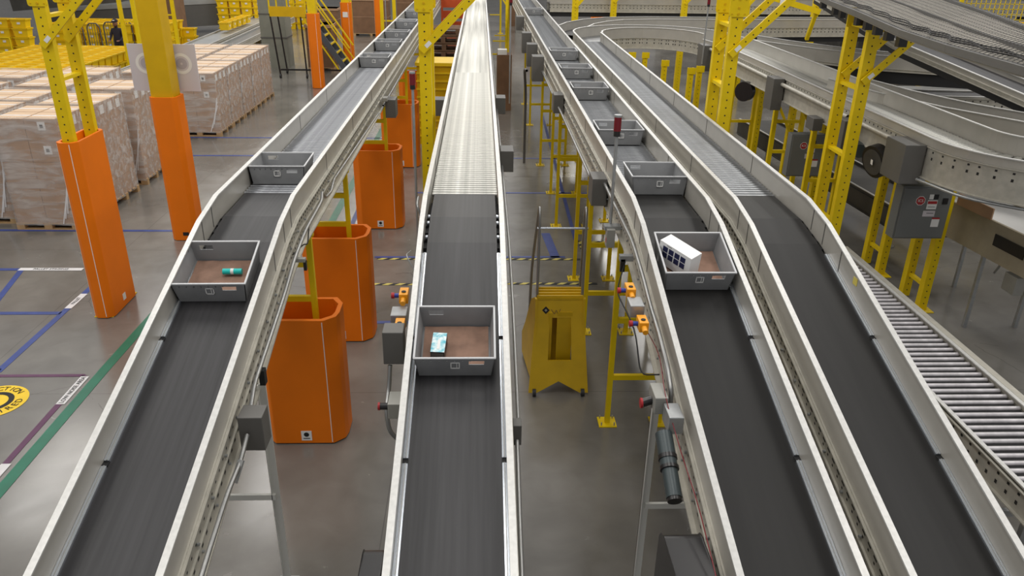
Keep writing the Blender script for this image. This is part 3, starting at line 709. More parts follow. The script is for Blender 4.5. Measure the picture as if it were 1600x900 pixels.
# U-turn feeding the right line, then running back towards the viewer and bending away to the right
pth = P3(arc(4.33, 20.3, 1.64, 0, 180, 18), 2.6)
UT = path_conveyor(list(reversed(pth)), .72, 'curved conveyor making a U-turn into the empty right belt line', bottom=.02)
pth = [(5.97, 20.3), (5.97, 15), (5.96, 10.2)]+arc(6.96, 9.3, 1.0, 180, 262, 10)+[(9.2, 8.25)]
R1 = path_conveyor([(5.97, 20.3, 2.62), (5.97, 18.5, 2.70)]+P3(pth[1:], 2.71), .72, 'roller conveyor running from the U-turn towards the viewer and bending right', roll='rollerbright', bottom=.02, fh=.38, roll_range=(0, 13), gh2=(.22, .10))
pth = [(6.35, 13.6), (6.6, 12.3), (7.0, 11.2), (7.6, 10.2), (8.6, 9.2), (10.2, 8.2)]
path_conveyor(P3(pth, 2.61), .66, 'branch conveyor splitting off to the right behind a grey wedge guard', roll='rollergrey', guards=(1, 1), roll_range=(0, 2.2))
# C5: low roller conveyor at the right
C5 = path_conveyor([(4.54, 4.0, 1.2), (4.54, 9.7, 1.2)], .74, 'low roller conveyor at the right edge, under the empty right belt line', gh=.02, fh=.2, roll='rollerwhite', name='roller_conveyor', gm='frame', pitch=.1)
MB().sweep([(4.965, 4.0, 1.2), (4.965, 9.7, 1.2)], sec_box(-.035, .035, -.06, .035), 'frame').build('edge_rail', C5)
for i, y in enumerate((5.2, 7.2, 9.2)): hframe(4.28, 4.8, y, .96, ['nearest', 'middle', 'farthest'][i]+' grey leg frame under the low roller conveyor', 'grey leg frames of the low roller conveyor', bars=(.5,), m='galv', plate=.14)

# conveyors crossing the back right
def xline(y, z, x0, x1, label, belt=True, wd=.8, gh=.22, und=.16, bend=None, **k):
    p = [(x0, y, z), ((x0+x1)/2, y, z), (x1, y, z)] if not bend else bend
    return path_conveyor(p, wd, label, gh=gh, deck='belt', name='cross_conveyor', bottom=und, **k)
xline(0, 0, 0, 0, 'near cross conveyor curving into the tote line at the back', bend=P3([(2.45, 21.9), (2.8, 22.9), (3.3, 23.7), (4.0, 24.4), (5.2, 24.75), (8, 25.0), (12, 25.6), (18, 26.4)], 2.6))
xline(0, 0, 0, 0, 'second cross conveyor at the back, above the dark gap', bend=P3([(2.4, 29.2), (10, 29.6), (24, 30.5)], 2.9))
xline(0, 0, 0, 0, 'highest cross conveyor at the back right', bend=P3([(5, 34.5), (28, 36)], 3.3))
xline(0, 0, 0, 0, 'conveyor curving right off the return line behind the punched columns', bend=P3([(6.6, 19.9), (7.05, 18.95), (7.75, 17.9), (8.6, 17.0), (9.6, 16.55), (11, 16.1), (14, 15.4)], 2.6), wd=.72, gh=.25, fh=.05, und=.26, holes=False)
xline(0, 0, 0, 0, 'black sided conveyor crossing behind the branch conveyor', bend=P3([(7.6, 13.6), (9.5, 13.5), (14, 12.6)], 2.6), wd=.6, gh=.02)
# descending conveyor parallel to the netted one
path_conveyor([(8.9, 21, 3.75), (7.9, 14.5, 3.32), (8.1, 10.5, 2.95)], .6, 'descending conveyor beneath the netted overhead conveyor', gh=.07, fh=.06, deck='belt', name='cross_conveyor', bottom=.12, holes=False)

# netted overhead conveyor, top right
root = thing('overhead_conveyor', 'overhead grey conveyor draped in black netting, top right corner', 'conveyor', (6.6, 12, 0))
A = [Vector(p) for p in ((7.0, 19.0, 4.2), (5.2, 12.2, 4.2), (4.62, 9.9, 4.22), (4.17, 7.9, 4.2), (3.97, 6.7, 4.2), (3.82, 5.2, 4.2))]
B = [Vector(p) for p in ((9.8, 19.0, 4.35), (6.7, 12.4, 4.35), (5.95, 10.3, 4.35), (5.29, 8.4, 4.35), (4.72, 6.9, 4.35), (4.2, 5.4, 4.35))]
NA = len(A)-1
b = MB()
for i in range(NA):
    b.add([A[i], B[i], B[i+1], A[i+1]]+[p-Vector((0, 0, .05)) for p in (A[i], B[i], B[i+1], A[i+1])], [(3, 2, 1, 0), (4, 5, 6, 7), (0, 1, 5, 4), (1, 2, 6, 5), (2, 3, 7, 6), (3, 0, 4, 7)], 'netpanel')
b.build('conveyor_panel', root)
b = MB()
for t, r in ((0, .06), (.55, .03), (1., .05)):
    for i in range(NA): b.bar(A[i].lerp(B[i], t)+Vector((0, 0, .0)), A[i+1].lerp(B[i+1], t)+Vector((0, 0, .0)), r, r, 'boxgrey')
b.build('edge_rails', root)
b = MB(); up = Vector((0, 0, .035))
for i in range(NA):
    n = int((A[i+1]-A[i]).length/.07)
    for k in range(n): t = k/n; b.bar(A[i].lerp(A[i+1], t)+up, B[i].lerp(B[i+1], t)+up, .011, .001, 'net')
    for k in range(15): t = k/14; b.bar(A[i].lerp(B[i], t)+up, A[i+1].lerp(B[i+1], t)+up, .009, .001, 'net')
n_ = b.build('safety_net', root); n_['kind'] = 'stuff'
def along(t):
    u = t*NA; i = min(int(u), NA-1); return A[i].lerp(A[i+1], u-i)
for q in range(3):
    pts = [along(k/59)+Vector((.05+.06*q+.03*math.sin(k*1.3+q*2), 0, .06)) for k in range(60)]
    MB().tube(pts, .007, 'net', 5).build('net_rope', root)
for k in range(9):
    p = along(.17+k*.05); MB().box(p.x+.06, p.x+.15, p.y-.04, p.y+.04, p.z-.17, p.z-.05, 'black').build('belt_support', root)

# supports of the right-hand return conveyor, and everything that hangs under it
for i, (x, y, lb) in enumerate(((6.62, 10.24, 'nearest yellow punched leg, left of the beige housing, beside the grey electrical cabinet'), (6.62, 11.56, 'yellow punched leg left of the grey electrical cabinet'),
        (6.3, 13.9, 'yellow punched leg with a diagonal strut behind the double column'), (6.35, 15.6, 'yellow punched leg beneath the hanging grey box'), (6.3, 17.4, 'yellow punched leg right of the middle double column'),
        (4.96, 18.6, 'yellow punched leg under the right end of the U-turn'), (4.6, 19.8, 'pale topped yellow punched leg under the middle of the U-turn'), (4.02, 21.2, 'yellow punched leg under the left side of the U-turn'), (4.38, 21.2, 'second yellow punched leg under the left side of the U-turn'), (5.25, 18.9, 'dark sided yellow punched leg left of the grey box on the U-turn'), (3.4, 20.6, 'yellow punched leg seen through the U-turn'))):
    r_ = thing('conveyor_support', lb, 'conveyor support', (x, y, 0), 'yellow punched legs under the curved conveyors')
    b = MB(); punched(b, x, y, .012, 2.26, .12, .12); b.build('post', r_); MB().box(x-.13, x+.13, y-.1, y+.2, 0, .012, 'yellow').build('base_plate', r_)
    MB().box(x-.1, x+.1, y-.02, y, 2.12, 2.27, 'yellow').build('head_plate', r_)
    if i in (0, 1):
        b = MB(); punched(b, x, y+.5, .012, 2.26, .12, .12); b.build('post', r_); MB().box(x-.03, x+.03, y+.12, y+.5, .35, .4, 'yellow').build('rung', r_)
    if i in (2, 3): MB().bar((x, y-.02, 1.4), (x-.45, y-.02, 2.2), .05, .03, 'yellow', up=(0, 1, 0)).build('strut', r_)
for i, (x, y) in enumerate(((5.75, 17.8), (5.75, 15.0), (5.7, 13.0))):
    hframe(x, x+.55, y, 2.26, ['farthest', 'middle', 'nearest'][i]+' yellow leg frame under the long return conveyor', 'yellow leg frames of the return conveyor', bars=(.5, 1.2, 1.8), pw=.08)
def cabinet(x, y, z0, w_, h, label, d=.2):
    r_ = thing('electrical_cabinet', label, 'electrical cabinet', (x, y, z0))
    MB().box(x-w_/2, x+w_/2, y, y+d, z0, z0+h, 'cabinet').build('housing', r_, bevel=.006)
    MB().box(x-w_/2+.02, x+w_/2-.02, y-.018, y-.001, z0+.02, z0+h-.02, 'cabinet').build('door', r_, bevel=.004)
    o = MB(); cx, cz, rr = x-w_*.12, z0+h*.74, .062
    vs = [(cx+rr*1.12*math.cos(R(22.5+45*k)), y-.020, cz+rr*1.12*math.sin(R(22.5+45*k))) for k in range(8)]; o.add(vs, [tuple(range(8))], 'white')
    vs = [(cx+rr*math.cos(R(22.5+45*k)), y-.021, cz+rr*math.sin(R(22.5+45*k))) for k in range(8)]; o.add(vs, [tuple(range(8))], 'red')
    o = o.build('stop_sticker', r_); text('ICS', .055, 'white', 'lettering', o, (cx, y-.0225, cz), (R(90), 0, 0))
    x2 = x+w_*.12
    o = MB().box(x2-.06, x2+.0, y-.021, y-.019, z0+h*.77, z0+h*.86, 'white'); o.box(x2, x2+.07, y-.021, y-.019, z0+h*.77, z0+h*.86, 'dark'); o.build('notice', r_)
    o = MB().box(x2-.07, x2+.07, y-.021, y-.019, z0+h*.58, z0+h*.75, 'white'); o.box(x2-.065, x2+.065, y-.022, y-.021, z0+h*.68, z0+h*.735, 'red'); o.box(x2-.05, x2+.05, y-.022, y-.021, z0+h*.62, z0+h*.63, 'boxgrey'); o.build('notice', r_)
    o = MB().box(x2-.1, x2+.07, y-.021, y-.019, z0+h*.44, z0+h*.55, 'paper'); o.box(x2-.05, x2+.05, y-.022, y-.021, z0+h*.50, z0+h*.51, 'dark'); o.build('notice', r_)
    o = MB().box(x2+.05, x2+.16, y-.021, y-.019, z0+h*.24, z0+h*.40, 'white'); o.box(x2+.05, x2+.16, y-.022, y-.021, z0+h*.39, z0+h*.42, 'red'); o.build('notice', r_)
    MB().box(x2+.14, x2+.21, y-.03, y-.019, z0+h*.68, z0+h*.79, 'black').build('isolator_switch', r_)
    return r_
cabinet(6.15, 10.05, 1.22, .72, .76, 'grey electrical cabinet with red stop sticker between the two nearest punched legs')
cabinet(5.95, 13.75, 1.05, .62, .78, 'grey electrical cabinet with red stop sticker, seen right of the middle double column')
# boxes, conduit and flywheel on the return conveyor
MB().box(5.30, 5.57, 9.35, 9.85, 2.22, 2.72, 'boxgrey').build('junction_box', R1, bevel=.006)
MB().box(5.35, 5.56, 11.2, 11.5, 2.18, 2.62, 'boxgrey').build('junction_box', R1, bevel=.006)
MB().box(5.36, 5.56, 14.3, 14.7, 2.15, 2.72, 'boxgrey').build('junction_box', R1, bevel=.006)
MB().box(5.35, 5.56, 19.2, 19.7, 2.1, 2.7, 'boxgrey').build('junction_box', R1, bevel=.006)
MB().box(5.40, 5.56, 12.4, 12.7, 2.2, 2.4, 'boxgrey').build('junction_box', R1, bevel=.006)
for a, b_ in ((9.9, 11.2), (11.5, 14.3), (14.7, 19.2)): pipe(R1, [(5.52, a, 2.62), (5.52, b_, 2.62)], .035, 'frame')
pipe(R1, [(5.5, 9.3, 2.3), (5.7, 8.6, 2.28), (6.3, 8.05, 2.28), (7.2, 7.85, 2.28)], .02, 'galv')
b = MB().cyl((5.42, 10.30, 2.25), (5.54, 10.33, 2.28), .23, 'black', 28); b.cyl((5.405, 10.296, 2.247), (5.42, 10.30, 2.25), .18, 'darkmachine', 28); o = b.build('fan_cover', R1)
MB().add([(5.392, 10.25, 2.22), (5.398, 10.32, 2.22), (5.392, 10.32, 2.29), (5.386, 10.25, 2.29)], [(0, 1, 2, 3)], 'white').build('sticker', o)
b = MB().cyl((5.46, 16.2, 2.15), (5.56, 16.3, 2.15), .2, 'black', 24); b.build('fan_cover', R1)
b = MB().cyl((5.5, 10.9, 2.25), (5.6, 11.2, 2.25), .1, 'motor', 16); b.build('drive_motor', R1)
# beige machine housing and boxes at the right edge
r_ = thing('beige_conveyor', 'beige sided low conveyor with a dark vent, at the right edge below the bend', 'conveyor', (7.4, 9.5, 0))
p_ = [(6.78, 11.2, 1.62), (7.05, 8.6, 1.62)]
MB().sweep(p_, sec_box(-.02, .02, -.52, .0), 'beige').build('side_panel', r_)
MB().sweep([(x+.42, y, z) for x, y, z in p_], sec_box(-.40, .40, -.06, -.02), 'white').build('bed', r_)
MB().sweep([(x+.84, y, z) for x, y, z in p_], sec_box(-.02, .02, -.52, .0), 'beige').build('side_panel', r_)
MB().sweep([(6.755+.075, 10.4, 1.72), (6.755+.15, 9.7, 1.72)], sec_box(-.01, .01, -.1, .06), 'card').build('cardboard_shield', r_)
MB().sweep([(6.915, 9.55, 1.6), (6.97, 9.0, 1.6)], sec_box(-.006, .006, -.28, -.12), 'black').build('vent', r_)
for x, y in ((6.85, 11.1), (7.6, 11.1), (6.95, 9.7), (7.7, 9.7)): MB().box(x-.025, x+.025, y-.025, y+.025, 0, 1.1, 'galv').build('leg', r_)
MB().box(6.98, 7.12, 9.0, 9.25, .82, 1.06, 'boxlight').build('junction_box', r_, bevel=.005)
pipe(r_, [(7.05, 9.2, 1.1), (7.0, 9.35, 1.2), (6.98, 9.45, .95)], .015)
# low dark conveyor behind, with grey legs
LC = path_conveyor([(7.0, 19.5, .85), (7.55, 12.0, .85)], .9, 'low dark conveyor on grey legs behind the return conveyor', gh=.05, fh=.3, deck='darkmachine', name='low_conveyor', holes=False, gm='darkmachine', bottom=.05, fm='darkmachine')
for i, (x, y) in enumerate(((7.0, 18.4), (7.2, 15.5), (7.4, 12.9))):
    MB().cyl((x, y, 0), (x, y, .52), .04, 'galv', 10).cyl((x, y, 0), (x, y, .015), .1, 'galv', 14).build('leg', LC)
path_conveyor([(9.5, 22, 1.3), (12.5, 12.0, 1.3)], 1.2, 'wide grey conveyor low in the back right, behind the branch', gh=.3, fh=.5, deck='darkmachine', name='low_conveyor', holes=False)
single(MB().box(8.55, 9.5, 11.3, 11.6, 2.0, 3.02, 'cabinet'), 'electrical_cabinet', 'large grey cabinet with two small labels at the right edge', 'electrical cabinet', loc=(9, 11.45, 2.0), bevel=.01)
MB().box(8.88, 8.92, 11.285, 11.298, 2.62, 2.84, 'red').build('label_plate', bpy.data.objects['electrical_cabinet.002'])

# ---------------------------------------------------------------- signal poles
def beacon(x, y, z0, z1, label):
    r_ = thing('signal_pole', label, 'signal light', (x, y, z0)); MB().cyl((x, y, z0), (x, y, z1), .016, 'galv', 10).build('pole', r_)
    b = MB().cyl((x, y, z1), (x, y, z1+.05), .032, 'black', 14); b.cyl((x, y, z1+.18), (x, y, z1+.20), .036, 'galv', 14); b.build('lamp_base', r_)
    MB().cyl((x, y, z1+.05), (x, y, z1+.18), .035, 'beacon', 16).build('red_lamp', r_)
beacon(1.27, 7.15, 2.33, 3.32, 'thin grey pole with dark red lamp beside the conveyor right of the ladder')
beacon(-.80, 9.3, 0, 3.35, 'thin grey pole with dark red lamp left of the yellow centre column')
beacon(5.3, 19.0, 2.3, 3.6, 'thin grey pole with dark red lamp in front of the U-turn')
beacon(.6, 16.5, 1.8, 3.75, 'thin grey pole with dark red lamp just right of the centre conveyor')
beacon(-3.0, 26, 1.5, 4.0, 'thin grey pole with dark red lamp over the far totes at the left')
for o_, xx in (('far', 0),): pass
single(MB().tube([(1.05, 18.4, 0), (1.05, 18.4, 1.7), (.98, 17.9, 2.3), (.98, 17.0, 2.4)], .03, 'boxgrey', 8), 'conduit', 'bent dark conduit rising beside the yellow supports to a grey box', 'conduit', loc=(1.05, 18.4, 0))

# ---------------------------------------------------------------- yellow step ladder
def ladder():
    x0, x1, y = .60, 1.26, 7.92; cx = (x0+x1)/2
    r_ = thing('step_ladder', 'yellow rolling step ladder with dark handrails between the conveyors', 'ladder', (cx, y, 0))
    # back board, leaning away, with a long window and a notched foot
    w0, w1 = .36, .275; H = 1.16; lean = .27
    def P(u, z): return (cx+u*(w0+(w1-w0)*z/H), y+lean*z/H, z)
    b = MB(); zs = [0.05, .42, .94, H]; us = [-1, -.36, .36, 1]
    q = [[P(u, z) for u in us] for z in zs]
    q[0] = [P(-1, .03), P(-.5, .05), P(.5, .05), P(1, .03)]
    n = MB(); vs = []; fs = []
    outer = [P(-1, .03), P(-.72, .03), P(0, .17), P(.72, .03), P(1, .03), P(1, H), P(-1, H)]
    win = [P(-.40, .42), P(.45, .42), P(.45, .93), P(-.40, .93)]
    V = outer+win
    F_ = [(0, 1, 7, 10, 6), (1, 2, 7), (2, 8, 7), (2, 3, 8), (3, 4, 5, 9, 8), (6, 10, 9, 5)]
    th = Vector((0, .02, 0)); nv = len(V)
    b.add([Vector(p) for p in V]+[Vector(p)+th for p in V], F_+[tuple(nv+i for i in reversed(f)) for f in F_]+[(i, nv+i, nv+(i+1) % 7, (i+1) % 7) for i in range(7)]+[(7+i, 7+(i+1) % 4, nv+7+(i+1) % 4, nv+7+i) for i in range(4)], 'ladderyel')
    b.build('back_board', r_)
    MB().box(cx-.135, cx-.09, y+.2, y+.24, .36, 1.0, 'ladderyel').box(cx-.03, cx+.15, y+.22, y+.26, .3, 1.0, 'ladderyel').box(cx-.16, cx+.17, y+.40, y+.42, .2, 1.05, 'ladderyel').build('inner_web', r_)
    for sg in (-1, 1):                                     # side cheeks, stepping down to the rear
        s = MB(); X = cx+sg*.28
        prof_ = [(y+.05, .04), (y+1.02, .04), (y+1.05, .32), (y+.85, .55), (y+.66, .82), (y+.48, 1.06), (y+.3, H), (y+.24, H)]
        k = len(prof_); ox = lambda p: X+sg*.10*max(0, p-y-.25)/.8; s.add([(ox(p)-.012, p, z) for p, z in prof_]+[(ox(p)+.012, p, z) for p, z in prof_], [tuple(range(k)), tuple(range(2*k-1, k-1, -1))]+[(i, k+i, k+(i+1) % k, (i+1) % k) for i in range(k)], 'ladderyel')
        s.build('side_panel', r_)
        MB().cyl((cx+sg*.29-.02, y-.01, .045), (cx+sg*.29+.02, y-.01, .045), .045, 'rubber', 16).cyl((cx+sg*.29-.022, y-.01, .045), (cx+sg*.29+.022, y-.01, .045), .018, 'galv', 10).build('caster', r_)
        hx = cx+sg*.265
        MB().tube([(hx, y+.34, .9), (hx, y+.34, 2.12), (hx, y+.42, 2.24), (hx, y+.52, 2.1), (hx+sg*.04, y+.82, 1.35), (hx+sg*.05, y+.92, .45)], .017, 'conduit', 10).build('handrail', r_)
    MB().cyl((cx-.29, y+.34, 2.0), (cx+.29, y+.34, 2.0), .014, 'strip', 10).build('top_rail', r_)
    MB().box(cx-.27, cx+.27, y+.26, y+.55, H-.02, H+.01, 'ladderyel').build('platform', r_)
    for i in range(4): MB().box(cx-.27, cx+.27, y+.27+i*.08, y+.29+i*.08, H+.01, H+.03, 'ladderyel').build('tread_rib', r_)
    for i, (yy, z) in enumerate(((y+.62, .84), (y+.78, .58), (y+.95, .3))): MB().box(cx-.27, cx+.27, yy-.1, yy+.1, z-.02, z, 'ladderyel').build('step', r_)
    ln = lambda dx, dz, o: Vector((dx, dz*lean/H-o, dz))
    p = Vector(P(-.58, 1.02)); s = .045; b = MB().add([p+ln(0, s, .003), p+ln(-s, 0, .003), p+ln(0, -s, .003), p+ln(s, 0, .003)], [(0, 1, 2, 3)], 'dark'); s = .018
    b.add([p+ln(0, s, .005), p+ln(-s, 0, .005), p+ln(0, -s, .005), p+ln(s, 0, .005)], [(0, 1, 2, 3)], 'boxlight'); b.build('diamond_sticker', r_)
    p = Vector(P(-.15, 1.0)); MB().tube([p+ln(-.06, .03, .003), p+ln(-.02, -.03, .003), p+ln(0, .03, .003), p+ln(.02, -.04, .003), p+ln(.05, .035, .003)], .003, 'carddark', 5).build('scribbled_mark', r_)
ladder()

# ---------------------------------------------------------------- wrapped pallet loads of cartons
def pallet_mb(w_, d):
    b = MB()
    for k in range(3): b.box(-w_/2, w_/2, -d/2+k*(d-.1)/2, -d/2+.1+k*(d-.1)/2, .0, .02, 'wood')
    for i in range(3):
        for k in range(3): b.box(-w_/2+i*(w_-.14)/2, -w_/2+.14+i*(w_-.14)/2, -d/2+k*(d-.1)/2, -d/2+.1+k*(d-.1)/2, .02, .11, 'wood')
    for k in range(7): b.box(-w_/2, w_/2, -d/2+k*(d-.1)/6, -d/2+.1+k*(d-.1)/6, .11, .13, 'wood')
    return b
def make_load(w_, d, h, layers, cm):
    root = thing('pallet_load', 'load', 'pallet load', (0, 0, 0)); pallet_mb(w_+.04, d+.02).build('pallet', root)
    lh = (h-.13)/layers; src = None
    for l in range(layers):
        for i in range(2):
            for j in range(2):
                if src is None:
                    cw, cd = w_/2-.008, d/2-.008; b = MB().box(-cw/2, cw/2, -cd/2, cd/2, 0, lh-.006, cm)
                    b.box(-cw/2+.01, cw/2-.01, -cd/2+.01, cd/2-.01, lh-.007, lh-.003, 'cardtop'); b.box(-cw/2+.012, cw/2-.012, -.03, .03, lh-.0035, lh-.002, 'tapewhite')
                    src = b.build('carton', root); c = src
                else: c = src.copy(); COL.objects.link(c)
                c.location = ((i-.5)*w_/2, (j-.5)*d/2, .13+l*lh)
    for (a, z) in ((.22, h-.2), (w_/2-.3, h-.62)):
        q = MB().box(a, a+.13, -d/2-.002, -d/2+.003, z, z+.15, 'white'); q.box(a+.035, a+.09, -d/2-.003, -d/2-.0015, z+.04, z+.10, 'dark'); q.build('shipping_label', root)
    for a in (-.4, -.05, .28): MB().box(w_/2-.003, w_/2+.002, a, a+.16, h-.22, h-.06, 'white').build('shipping_label', root)
    f = MB(); n = 14; g = .012; ring = []
    def rr(z, j):
        pts = [(-w_/2-g, -d/2-g), (w_/2+g, -d/2-g), (w_/2+g, d/2+g), (-w_/2-g, d/2+g)]; out = []
        for a, b_ in zip(pts, pts[1:]+pts[:1]):
            for k in range(8):
                t = k/8; x, y = a[0]+(b_[0]-a[0])*t, a[1]+(b_[1]-a[1])*t; q = .010*noise.noise(Vector((x*4, y*4, z*3)))
                out.append((x*(1+q), y*(1+q), z))
        return out
    for j in range(n+1): ring += rr(.09+(h-.06)*j/n, j)
    f.add(ring, [(j*32+k, j*32+(k+1) % 32, (j+1)*32+(k+1) % 32, (j+1)*32+k) for j in range(n) for k in range(32)], 'film', True)
    e = MB(); 
    f.build('stretch_film', root)
    t = MB()
    for k in range(3): t.bar((w_/2-.25+k*.06, -d/2-.02, .12+.1*k), (w_/2+.02, -d/2-.016, h*.5+.1*k), .02, .003, 'tapewhite', up=(0, 1, 0))
    t.build('film_fold', root)
    return root
L1 = make_load(1.08, 1.14, 2.02, 5, 'card'); L1.hide_render = False
L2 = make_load(1.12, 1.08, 1.64, 4, 'card')
near = [(-7.83, 14.15, 'nearest tall wrapped load of cartons, left of the padded punched column'), (-7.73, 15.42, 'second tall wrapped load, directly behind the nearest one'), (-7.72, 16.98, 'third tall wrapped load, left of the plain yellow column'),
        (-9.1, 14.5, 'tall wrapped load at the left edge beside the nearest load'), (-9.1, 15.75, 'tall wrapped load left of the second tall load'), (-9.1, 17.25, 'tall wrapped load left of the third tall load'),
        (-10.5, 15.3, 'tall wrapped load far left, front of the outer row'), (-10.5, 16.6, 'tall wrapped load far left, middle of the outer row'), (-10.5, 18.2, 'tall wrapped load far left with a white film top'), (-9.1, 18.7, 'tall wrapped load at the back of the left block')]
for i, (x, y, lb) in enumerate(near):
    o = L1 if i == 0 else copy_tree(L1); o.location = (x, y, 0); o['label'] = lb; o['group'] = 'tall wrapped carton loads'; o.rotation_euler.z = R(random.uniform(-1.5, 1.5))
i = 0
for k, y in enumerate((21.4, 22.55, 23.75, 24.95, 26.1)):
    for c, x in enumerate((-7.5, -8.75)):
        o = L2 if i == 0 else copy_tree(L2); i += 1; o.location = (x, y, 0); o['group'] = 'lower wrapped carton loads'
        o['label'] = ['front', 'second', 'third', 'fourth', 'rearmost'][k]+' lower wrapped load in the '+('right' if c == 0 else 'left')+' row behind the white board'

# ---------------------------------------------------------------- yellow plastic totes, left background
def ytote_mb(W=.6, L=.42, H=.34):
    b = MB(); t = .02
    b.box(-W/2, W/2, -L/2, L/2, 0, t, 'totyellow')
    for sg in (-1, 1):
        b.box(sg*(W/2-t)-t/2, sg*(W/2-t)+t/2, -L/2, L/2, t, H, 'totyellow'); b.box(-W/2+t, W/2-t, sg*(L/2-t)-t/2, sg*(L/2-t)+t/2, t, H, 'totyellow')
        b.box(sg*W/2-.02, sg*W/2+.02, -L/2-.02, L/2+.02, H-.05, H, 'totyellow'); b.box(-W/2, W/2, sg*L/2-.02, sg*L/2+.02, H-.05, H, 'totyellow')
    b.xf(lambda p: (p.x*(.84+.16*p.z/H), p.y*(.84+.16*p.z/H), p.z))
    b.box(-.06, .06, -L/2*.93-.006, -L/2*.93, .14, .22, 'white'); return b
Y0 = ytote_mb().build('plastic_tote'); ycnt = [0]; tag(Y0, 'tote', 'tote')
def ytote(x, y, z, label, group, rot=0):
    o = Y0 if ycnt[0] == 0 else Y0.copy()
    if ycnt[0]: COL.objects.link(o)
    ycnt[0] += 1; o.location = (x, y, z); o.rotation_euler = (0, 0, R(rot)); o['label'] = label; o['group'] = group
for i in range(6):                                        # big block beside the inclined roller bed
    for j in range(12):
        for k in range(2):
            ytote(-13.2-i*.66, 25.3+j*.5, .3+k*.345, 'yellow plastic tote in the low packed block left of the inclined roller bed', 'yellow totes in the low packed block')
single(MB().box(-17, -12.85, 25.0, 31.2, .12, .28, 'darkmachine'), 'cart_deck', 'dark low cart deck beneath the packed block of yellow totes', 'cart', loc=(-15, 28, .12))
for i in range(7):
    for j in range(4):
        for k in range(4):
            ytote(-13.6-i*.7, 35.0+j*.6, k*.345, 'yellow plastic tote in the tall stacks behind the person', 'yellow totes stacked behind the person')
for i in range(4):
    for k in range(6): ytote(-13.6+i*.63, 44, k*.345, 'yellow plastic tote in the four tall stacks near the back left', 'yellow totes in four tall stacks', 90*0)
for i in range(3):
    for k in range(6): ytote(-10.8+i*.63, 47, k*.345, 'yellow plastic tote in the stacks left of the grey square column', 'yellow totes left of the grey column')
for i in range(3):
    for k in range(5): ytote(-19.6+i*.7, 33, k*.345, 'yellow plastic tote in the stacks behind the left punched column', 'yellow totes behind the left punched column')
for j in range(5): ytote(-11.6, 37.5+j*.8, .92+j*.0, 'yellow plastic tote riding on the roller bed at the left', 'yellow totes on the left roller bed', 90)
for i in range(3):
    for k in range(3): ytote(-11.6+i*.55-2.6, 37.0, k*.345, 'yellow plastic tote in the short stacks beside the roller bed', 'yellow totes in short stacks by the roller bed')
path_conveyor([(-11.55, 22, .62), (-11.55, 45, .86)], 1.0, 'grey roller bed running back between the cartons and yellow totes', gh=.06, fh=.25, roll=None, deck='guardgrey', name='roller_bed', holes=False)
path_conveyor([(-10.5, 27.5, .6), (-10.5, 45, .78)], .7, 'narrow grey roller bed right of the wider one at the left', gh=.05, fh=.2, deck='rollergrey', name='roller_bed', holes=False)
# tote cage carts (curved wire ends)
for i in range(5):
    x, y = -16.2+i*.42, 33.2+i*.55; r_ = thing('wire_cart', ['leftmost', 'second', 'third', 'fourth', 'rightmost'][i]+' arched wire cart end beside the person', 'cart', (x, y, 0), 'arched wire carts')
    MB().tube([(x-.25, y, 0), (x-.25, y, 1.35), (x-.15, y, 1.5), (x+.15, y, 1.5), (x+.25, y, 1.35), (x+.25, y, 0)], .025, 'boxgrey', 6).build('hoop', r_)
    b = MB(); 
    for k in range(4): b.cyl((x-.15+k*.1, y, .2), (x-.15+k*.1, y, 1.48), .01, 'boxgrey', 5)
    b.build('wires', r_)
# yellow railing cage at the far left
def cage(x, y, w_, d, h, label, m='yellow'):
    r_ = thing('safety_railing', label, 'railing', (x, y, 0))
    for yy in (y, y+d):
        b = MB()
        for xx in (x, x+w_/2, x+w_): b.cyl((xx, yy, 0), (xx, yy, h), .03, m, 8)
        for z in (h, h*.55): b.cyl((x, yy, z), (x+w_, yy, z), .03, m, 8)
        b.box(x, x+w_, yy-.01, yy+.01, .03, .15, m); b.build('railing_panel', r_)
    return r_
cage(-19.9, 30.0, 1.9, 1.6, 1.15, 'yellow tube railing at the far left below the dark machinery')
# dark machinery behind
def slab(pts, wd, m, label, name='machinery', cat='machinery', t=.5):
    b = MB().sweep(pts, sec_box(-wd/2, wd/2, -t, 0), m); b.sweep([(p[0], p[1], p[2]+.02) for p in pts], sec_box(-wd/2-.03, -wd/2+.03, -.02, .18), 'guardgrey'); b.sweep([(p[0], p[1], p[2]+.02) for p in pts], sec_box(wd/2-.03, wd/2+.03, -.02, .18), 'guardgrey')
    return single(b, name, label, cat, loc=(pts[0][0], pts[0][1], pts[0][2]))
slab([(-21.6, 39.2, 2.4), (-17, 40, 2.8)], 1.8, 'darkmachine', 'dark inclined chute at the far left above the yellow railing', t=.9)
slab([(-22, 42, 1.2), (-14, 45.5, 1.5)], 1.6, 'boxgrey', 'dark grey machinery bed behind the yellow totes', t=1.1)
slab([(-30, 50, 3.2), (-8, 54, 2.6)], 1.4, 'guardgrey', 'light grey high conveyor across the back left', t=.4)
slab([(-26, 34, 2.6), (-19, 33, 3.0)], .9, 'yellowdeep', 'yellow edged chute end at the top left', t=.12)
b = MB().box(-26, -24.4, 36, 38, 0, 3.4, 'darkmachine'); b.box(-24, -23.4, 37, 38, 0, 2.8, 'boxgrey'); b.box(-26.2, -22.8, 35.8, 38.2, 2.8, 2.95, 'guardgrey')
single(b, 'machinery', 'dark square machine cabinets at the top left corner', 'machinery', loc=(-25, 37, 0))
single(MB().box(-15.5, -14.7, 40, 41.4, 0, 2.6, 'carddark').box(-15.6, -14.6, 39.9, 41.5, 2.6, 2.66, 'card'), 'cardboard_bin', 'tall brown cardboard bin behind the yellow totes, left of the plain column', 'cardboard bin', loc=(-15, 40.7, 0))
